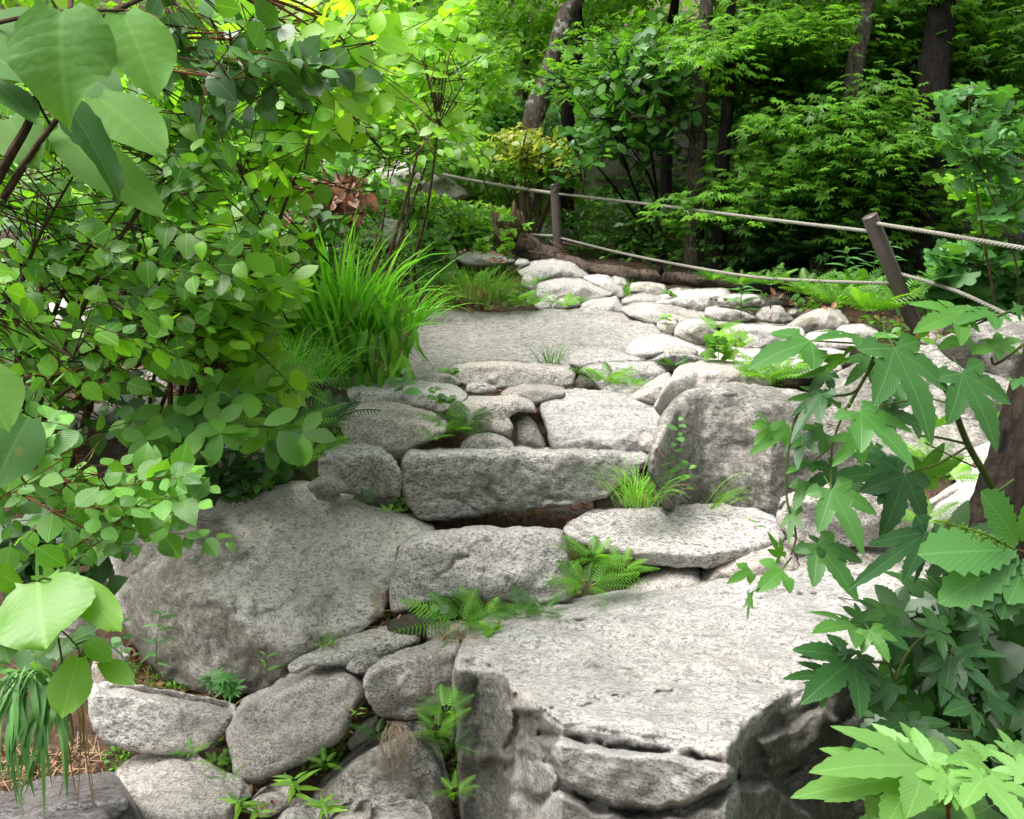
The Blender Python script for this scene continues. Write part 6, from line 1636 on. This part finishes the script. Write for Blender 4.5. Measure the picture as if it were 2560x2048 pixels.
shrub('sapling', 'sapling with round pale leaves near the right edge', 'sapling', [Vector((3.0, 5.3, float(ground_z(3.0, 5.3))))],
      [(1960, 190), (2060, 160), (2180, 200), (2180, 480), (2080, 440), (2020, 380), (1980, 300)], 4.9, 5.6, 60, T_IVY, .085, M_BLUE, M_TWIG, k=5, tl=.25, seed=42, limbs=3, lr=.009, group='pale-leaved plants by the right edge')
shrub('vine', 'pale vine with round-lobed leaves draped right of the leaning post', 'vine', [Vector((3.4, 6.0, float(ground_z(3.4, 6.0))))],
      [(1960, 540), (2040, 500), (2180, 520), (2180, 660), (2060, 650), (1990, 610), (1950, 590)], 5.5, 6.2, 80, T_IVY, .115, M_BLUE, M_TWIG, k=6, tl=.2, seed=43, limbs=5, lr=.008, group='pale-leaved plants by the right edge', rr=(.2, 1))
shrub('vine', 'lime-leaved vine patch above the right-hand rope', 'vine', [Vector((3.7, 6.2, float(ground_z(3.7, 6.2))))],
      [(1990, 380), (2100, 350), (2180, 380), (2180, 470), (2080, 470), (2000, 440)], 5.6, 6.3, 50, T_IVY, .09, M_LIMEBG, M_TWIG, k=6, tl=.2, seed=44, limbs=5, lr=.008, group='pale-leaved plants by the right edge')

# ------------------------------------------------------------------ understorey shrubs in the middle and at the back
UG = 'understorey shrubs behind the rope'
US = [
 ('dense lime shrub behind the rope left of the upright post', [(770, 300), (1000, 290), (1190, 370), (1180, 470), (1060, 470), (900, 450), (760, 430)], 10.6, 12.2, 300, T_OVATE, .10, M_LIMEBG, dict(k=8, tl=.35)),
 ('fine bright shrub high behind the leaning spotted tree', [(1000, -30), (1420, -30), (1400, 120), (1240, 200), (1060, 160)], 13.5, 17, 300, T_MASS, .13, M_LIMEBG, dict(k=9, tl=.6)),
 ('whorl-leaved bright sapling rising at the upper centre left', [(820, 20), (1000, -10), (1020, 60), (960, 130), (1000, 200), (940, 280), (860, 250), (800, 140)], 4.6, 5.8, 60, T_OBOV, .10, M_LIME, dict(whorl=True, k=4, tl=.3, limbs=2, rr=(.3, 1))),
 ('leafy green shrub under the whorl-leaved sapling', [(640, 220), (800, 180), (1000, 240), (1040, 330), (900, 340), (760, 330), (640, 300)], 6.0, 8.5, 220, T_OVATE, .085, M_LIMEBG, dict(k=7, tl=.35)),
 ('mid-green shrub behind the far rope', [(760, 300), (900, 330), (1010, 380), (1000, 440), (860, 430), (760, 400)], 11, 12.5, 150, T_SMALL, .08, M_MID, dict(k=7, tl=.3)),
 ('low herbs along the foot of the far rope', [(780, 400), (900, 410), (1060, 440), (1090, 500), (1050, 520), (900, 520), (840, 500), (760, 480)], 8.3, 9.4, 260, T_SMALL, .075, M_MID, dict(k=8, tl=.22)),
 ('bright low shrub between grass clump and broken log', [(820, 390), (960, 410), (1080, 430), (1120, 470), (1020, 500), (900, 470), (820, 450)], 8.0, 9.4, 150, T_SMALL, .085, M_LIMEBG, dict(k=8, tl=.25)),
 ('yellowing small-leaved shrub behind the upright post', [(1020, 280), (1100, 262), (1200, 290), (1190, 345), (1120, 350), (1030, 330)], 8.8, 9.8, 110, T_SMALL, .08, M_YEL, dict(k=8, tl=.3, rr=(0, .7))),
 ('green shrub around the upright post', [(960, 290), (1100, 300), (1220, 320), (1225, 385), (1150, 385), (1060, 365), (960, 345)], 9.0, 10.2, 170, T_SMALL, .08, M_LIMEBG, dict(k=8, tl=.3)),
 ('small-leaved shrub right of the upright post', [(1190, 400), (1300, 430), (1460, 470), (1480, 570), (1380, 580), (1280, 560), (1190, 540)], 9.0, 10, 210, T_SMALL, .07, M_MID, dict(k=8, tl=.3)),
 ('dim blue-green shrub at the foot of the huge boulder', [(1270, 400), (1400, 420), (1560, 440), (1560, 500), (1420, 500), (1300, 470)], 10, 12, 90, T_OBOV, .11, M_DEEP, dict(k=6, tl=.3)),
 ('dark undergrowth shrub below the maple sprays', [(1440, 480), (1640, 480), (1860, 500), (1860, 580), (1700, 590), (1500, 570)], 7.8, 9.4, 190, T_SMALL, .075, M_DEEP, dict(k=8, tl=.3)),
 ('dense green shrub at the centre back', [(760, 60), (960, 40), (1080, 80), (1100, 240), (1040, 300), (900, 300), (780, 240)], 9.5, 13, 330, T_MASS, .11, M_LIMEBG, dict(k=9, tl=.45)),
 ('cool green shrub at the foot of the lichen-spotted tree', [(900, 180), (1060, 180), (1200, 240), (1220, 320), (1100, 320), (940, 280)], 10.9, 13, 260, T_OVATE, .10, M_BLUE, dict(k=8, tl=.4)),
 ('tall bright shrub behind the pale forked tree', [(820, -30), (1240, -30), (1260, 130), (1100, 200), (860, 150)], 13, 17, 330, T_MASS, .14, M_LIMEBG, dict(k=9, tl=.6)),
 ('bright shrub behind the upper left branch', [(560, -30), (860, -30), (860, 220), (700, 260), (560, 200)], 6.5, 9, 260, T_OVATE, .10, M_LIMEBG, dict(k=8, tl=.4)),
 ('small green shrub left of the tall grass', [(520, 420), (640, 420), (720, 460), (700, 560), (600, 620), (540, 560)], 4.4, 5.4, 90, T_OVATE, .075, M_MID, dict(k=7, tl=.22)),
 ('leafy shrub between tall grass and tussock', [(840, 490), (900, 470), (960, 500), (950, 560), (900, 590), (860, 560)], 6.6, 7.4, 60, T_OVATE, .08, M_MID, dict(k=7, tl=.2)),
 ('shadowed shrub at the back of the dark hollow', [(1180, 130), (1500, 160), (1600, 300), (1540, 420), (1250, 260)], 15.5, 17.5, 200, T_MASS, .15, M_DEEP, dict(k=9, tl=.5)),
 ('deep back shrub behind the right-hand trees', [(1560, 100), (2180, 60), (2180, 560), (1900, 560), (1600, 420)], 11, 15, 420, T_MASS, .13, M_MID, dict(k=9, tl=.6)),
]
for i, (lab, reg, d0, d1, n, tp, sz, m, kw) in enumerate(US):
    q = np.mean(reg, 0); dm = (d0 + d1) / 2
    X = (q[0] - 1078) / 1867 * dm
    if 'whorl' in lab: X, dm = (762 - 1078) / 1867 * 5.9, 5.9
    R = Vector((X, dm, float(ground_z(X, dm))))
    kw = dict(kw); kw.setdefault('limbs', 8); 
    shrub('leafy_shrub' if 'sapling' not in lab else 'leafy_sapling', lab, 'sapling' if 'sapling' in lab else 'shrub', [R], reg, d0, d1, n, tp, sz, m, M_TWIG, group=UG, seed=50 + i, lr=.016, nrm=(0, -.5, .8), attach=.7, tubes=n < 250, **kw)

# far wood: leaf masses on the rising hillside, one object
rs = np.random.RandomState(99)
L = Leaves()
n = 46000
nc = 900
cx = rs.uniform(-20, 20, nc); cyy = rs.uniform(15, 34, nc); cx = cx * cyy / 28
cz = ground_z(cx, cyy) + rs.uniform(0, 8.5, nc) ** 1.0
c = np.stack([cx, cyy, cz], 1)
k = rs.randint(0, nc, n)
p = c[k] + rs.normal(0, 1, (n, 3)) * np.array([.7, .7, .32])
cg = rs.rand(nc)
L.add(T_MASS2, p, rs.normal(0, 1, (n, 3)), np.array([0, -.4, .9]) + rs.normal(0, .45, (n, 3)), rs.uniform(.16, .3, n), r=cg[k] * .7 + rs.rand(n) * .3)
o = L.build('far_wood', M_LIMEBG); tag(o, 'leafy far-off wood covering the hillside at the back', 'wood', kind='stuff')
# overhead canopy of trees behind and right of the viewer: gives the shade of the wood
for k, (x, y, z, rad, n, lab) in enumerate([(6.2, 5.6, 6.8, 2.2, 1800, 'tree leaning in from the right above the vine'), (4.4, 10.5, 7.6, 3.8, 11000, 'tall tree roofing the dark hollow behind the maples')]):
    e = empty('tree', (x + 1, y, float(ground_z(x + 1, y))), lab, 'tree', TG)
    tb = Tubes(); tb.add(curve([Vector((x + 1, y, float(ground_z(x + 1, y)) - .1)), Vector((x + .6, y, 3)), Vector((x, y, z))], 8), .16, .06, 10, .3); tb.build('trunk', M_BARKD, e)
    L = Leaves(); foliage_blob(L, T_MASS, (x, y, z), (rad, rad, rad * .5), n, .22, rs, clumps=24); L.build('crown', M_MID, e)

# unseen wood behind and beside the viewer: leaf clumps added to cut frontal skylight
L = Leaves(); nc = 260
a = rs.uniform(math.radians(-75), math.radians(200), nc)        # from ahead-right round behind to the left
rd = rs.uniform(5.5, 10, nc)
c = np.stack([np.cos(a) * rd, -np.sin(a) * rd, rs.uniform(.3, 8.5, nc) * 1.0], 1)
c = c[(c[:, 0] > 4.5) | (c[:, 1] < -1.5)]
keep = ~((c[:, 1] > 0) & (c[:, 0] < 4.5 + c[:, 1] * .62))
c = c[keep]; nc = len(c)
k = rs.randint(0, nc, 8000)
L.add(T_MASS2, c[k] + rs.normal(0, 1, (8000, 3)) * np.array([.6, .6, .35]), rs.normal(0, 1, (8000, 3)), np.array([0, 0, 1]) + rs.normal(0, .5, (8000, 3)), rs.uniform(.2, .34, 8000))
o = L.build('unseen_shading_wood', M_MID); tag(o, 'unseen leafy wood around the viewer, added to cut frontal sky light', 'wood', kind='stuff')

# ground cover and litter
def on_ground(q, jit=.0):
    pts = []
    for x, y in q:
        d = (Vector(wpt(x, y, 1.0)) - EYEV).normalized()
        r = BVH.ray_cast(EYEV, d)
        if r[0] is not None and r[0].y < 40: pts.append((r[0], r[1]))
    return pts
rs = np.random.RandomState(5)
L = Leaves(); pos, dirs, nrs = [], [], []
for fr, reg, n in [('C', [(560, 700), (760, 620), (900, 700), (960, 880), (1220, 900), (1400, 1060), (1200, 1020), (800, 940), (640, 900)], 420), ('D', [(880, 620), (960, 640), (1060, 655), (900, 665), (870, 640)], 200),
                   ('D', [(150, 700), (400, 690), (600, 740), (560, 840), (150, 860)], 500), ('E', [(560, 380), (640, 380), (650, 560), (560, 600)], 90), ('E', [(620, 480), (1250, 480), (1750, 470), (1400, 600), (1100, 690), (860, 680)], 300),
                   ('E', [(900, 1240), (1100, 1200), (1110, 1800), (1040, 1750)], 160), ('C', [(1300, 1200), (1400, 1200), (1420, 1560), (1600, 1600), (1800, 1640), (1500, 1720), (1420, 1600)], 160), ('C', [(0, 1300), (500, 1300), (700, 1500), (0, 1560)], 160),
                   ('A', [(760, 970), (960, 970), (960, 1020), (780, 1020)], 60), ('A', [(1860, 1220), (1940, 1200), (1920, 1480), (1840, 1440)], 70), ('A', [(1150, 1050), (1200, 1050), (1250, 1340), (1190, 1340)], 70), ('A', [(330, 1440), (400, 1440), (400, 1720), (360, 1720)], 60),
                   ('D', [(1880, 660), (1960, 680), (1980, 720), (1900, 720)], 120), ('D', [(1450, 590), (1700, 610), (1950, 680), (1700, 700), (1500, 640)], 300), ('A', [(600, 120), (760, 120), (1000, 180), (700, 250)], 120), ('B', [(1700, 1200), (1950, 1150), (2000, 1300), (1700, 1350)], 100),
                   ('C', [(1400, 1060), (1440, 1060), (1380, 1300), (1330, 1300)], 40), ('E', [(480, 850), (530, 850), (530, 1100), (380, 1330), (330, 1330)], 80), ('D', [(700, 1040), (1250, 1060), (1250, 1120), (700, 1110)], 120)]:
    for p, nn in on_ground(sample_poly(fr, reg, int(n * .6), rs)):
        if nn.z < .15 and rs.rand() < .7: continue
        if p.z - float(ground_z(p.x, p.y)) > .09 and rs.rand() < .9: continue
        pos.append(tuple(p + nn * .006)); nrs.append(tuple(nn + Vector(rs.normal(0, .45, 3)))); dirs.append(tuple(rs.normal(0, 1, 3)))
pos = np.array(pos); sz = rs.uniform(.015, .04, len(pos)) * np.clip(pos[:, 1] / 3, .8, 2)
L.add(T_DRY, pos, np.array(dirs), np.array(nrs), sz)
o = L.build('leaf_litter', M_DRYL); tag(o, 'brown dry leaves lying in the gaps between the stones', 'leaf litter', kind='stuff')
L = Leaves()
for fr, reg, n in [('C', [(560, 700), (960, 880), (1400, 1060), (640, 900)], 160), ('A', [(440, 440), (960, 440), (950, 540), (480, 520)], 500), ('E', [(560, 380), (650, 380), (650, 560), (560, 600)], 60), ('B', [(1380, 380), (1700, 380), (1650, 470), (1400, 450)], 200), ('C', [(0, 1300), (600, 1300), (640, 1500), (0, 1560)], 120), ('E', [(900, 640), (1220, 600), (1150, 700), (1060, 700)], 40)]:
    for p, nn in on_ground(sample_poly(fr, reg, n, rs)):
        t = Vector(rs.normal(0, 1, 3)).cross(nn).normalized(); l = rs.uniform(.03, .09); w = nn.cross(t) * .0013
        a = p + nn * .008
        L.raw([tuple(a - w), tuple(a + w), tuple(a + t * l + w * .5 + nn * .01), tuple(a + t * l - w * .5 + nn * .01)], [(0, 1, 2, 3)], [(.3, 0), (.7, 0), (.7, 1), (.3, 1)], rs.rand(), rs.rand())
o = L.build('pine_needles', M_STRAW); tag(o, 'straw and dead needles strewn over the soil', 'needles', kind='stuff')
L = Leaves()
q = sample_poly('D', [(840, 520), (1480, 600), (1900, 680), (1900, 760), (1640, 820), (1380, 960), (1330, 1060), (860, 1100), (700, 1060), (660, 880), (720, 800), (860, 760), (880, 640)], 9000, rs)
q = np.concatenate([q, sample_poly('D', [(600, 1200), (900, 1180), (1240, 1180), (1180, 1320), (960, 1360), (960, 1725), (240, 1725), (220, 1400), (430, 1440)], 7000, rs)])
pp = [(p, nn) for p, nn in on_ground(q) if abs(p.z - float(ground_z(p.x, p.y))) < .07]
pp = [t for t in pp if noise.noise(t[0] * 3.0) > .02]
if pp:
    pos = np.array([tuple(p + nn * .01) for p, nn in pp]); m = len(pos)
    for _ in range(2):
        L.add(T_MASS, pos + rs.normal(0, .012, (m, 3)), rs.normal(0, 1, (m, 3)) + np.array([0, -.2, .5]), np.array([0, -.4, 1]) + rs.normal(0, .5, (m, 3)), rs.uniform(.012, .032, m) * np.clip(pos[:, 1] / 3.5, .8, 2))
    o = L.build('moss', M_FERN); tag(o, 'tiny green moss and weeds growing in the joints between stones', 'moss', kind='stuff')
    L = Leaves()
q = sample_poly('D', [(-20, 450), (560, 700), (600, 800), (540, 860), (880, 500), (1100, 500), (1200, 540), (1500, 580), (2180, 720), (2180, 380), (1200, 260), (-20, 200)], 9000, rs)
pp = on_ground(q)
pp = [(p, nn) for p, nn in pp if abs(p.z - float(ground_z(p.x, p.y))) < .25]
if pp:
    pos = np.array([tuple(p) for p, _ in pp]); m = len(pos)
    pos[:, 2] += rs.uniform(.02, .22, m) * np.clip(pos[:, 1] / 9, .3, 1.2)
    for _ in range(3):
        L.add(T_SMALL, pos + rs.normal(0, .1, (m, 3)) * np.array([1, 1, .4]), rs.normal(0, 1, (m, 3)) * np.array([1, 1, .4]), np.array([0, -.5, 1]) + rs.normal(0, .35, (m, 3)), rs.uniform(.5, 1.1, m) * .085 * np.clip(pos[:, 1] / 9, .6, 1.8))
    m = 9000                                     # both banks beside the trail
    sx = rs.choice([-1, 1], m); gx2 = np.where(sx > 0, rs.uniform(2.3, 9, m), rs.uniform(-9, -2.0, m)); gy2 = rs.uniform(-1, 12, m)
    gx2 = np.where((sx > 0) & (gy2 < 2.2), gx2 * .6, gx2)
    gz2 = ground_z(gx2, gy2) + rs.uniform(.02, .28, m)
    L.add(T_OVATE, np.stack([gx2, gy2, gz2], 1), rs.normal(0, 1, (m, 3)) * np.array([1, 1, .4]), np.array([0, -.3, 1]) + rs.normal(0, .4, (m, 3)), rs.uniform(.06, .13, m))
    o = L.build('ground_cover', M_MID); tag(o, 'low leafy plants carpeting the forest floor', 'ground cover', kind='stuff')
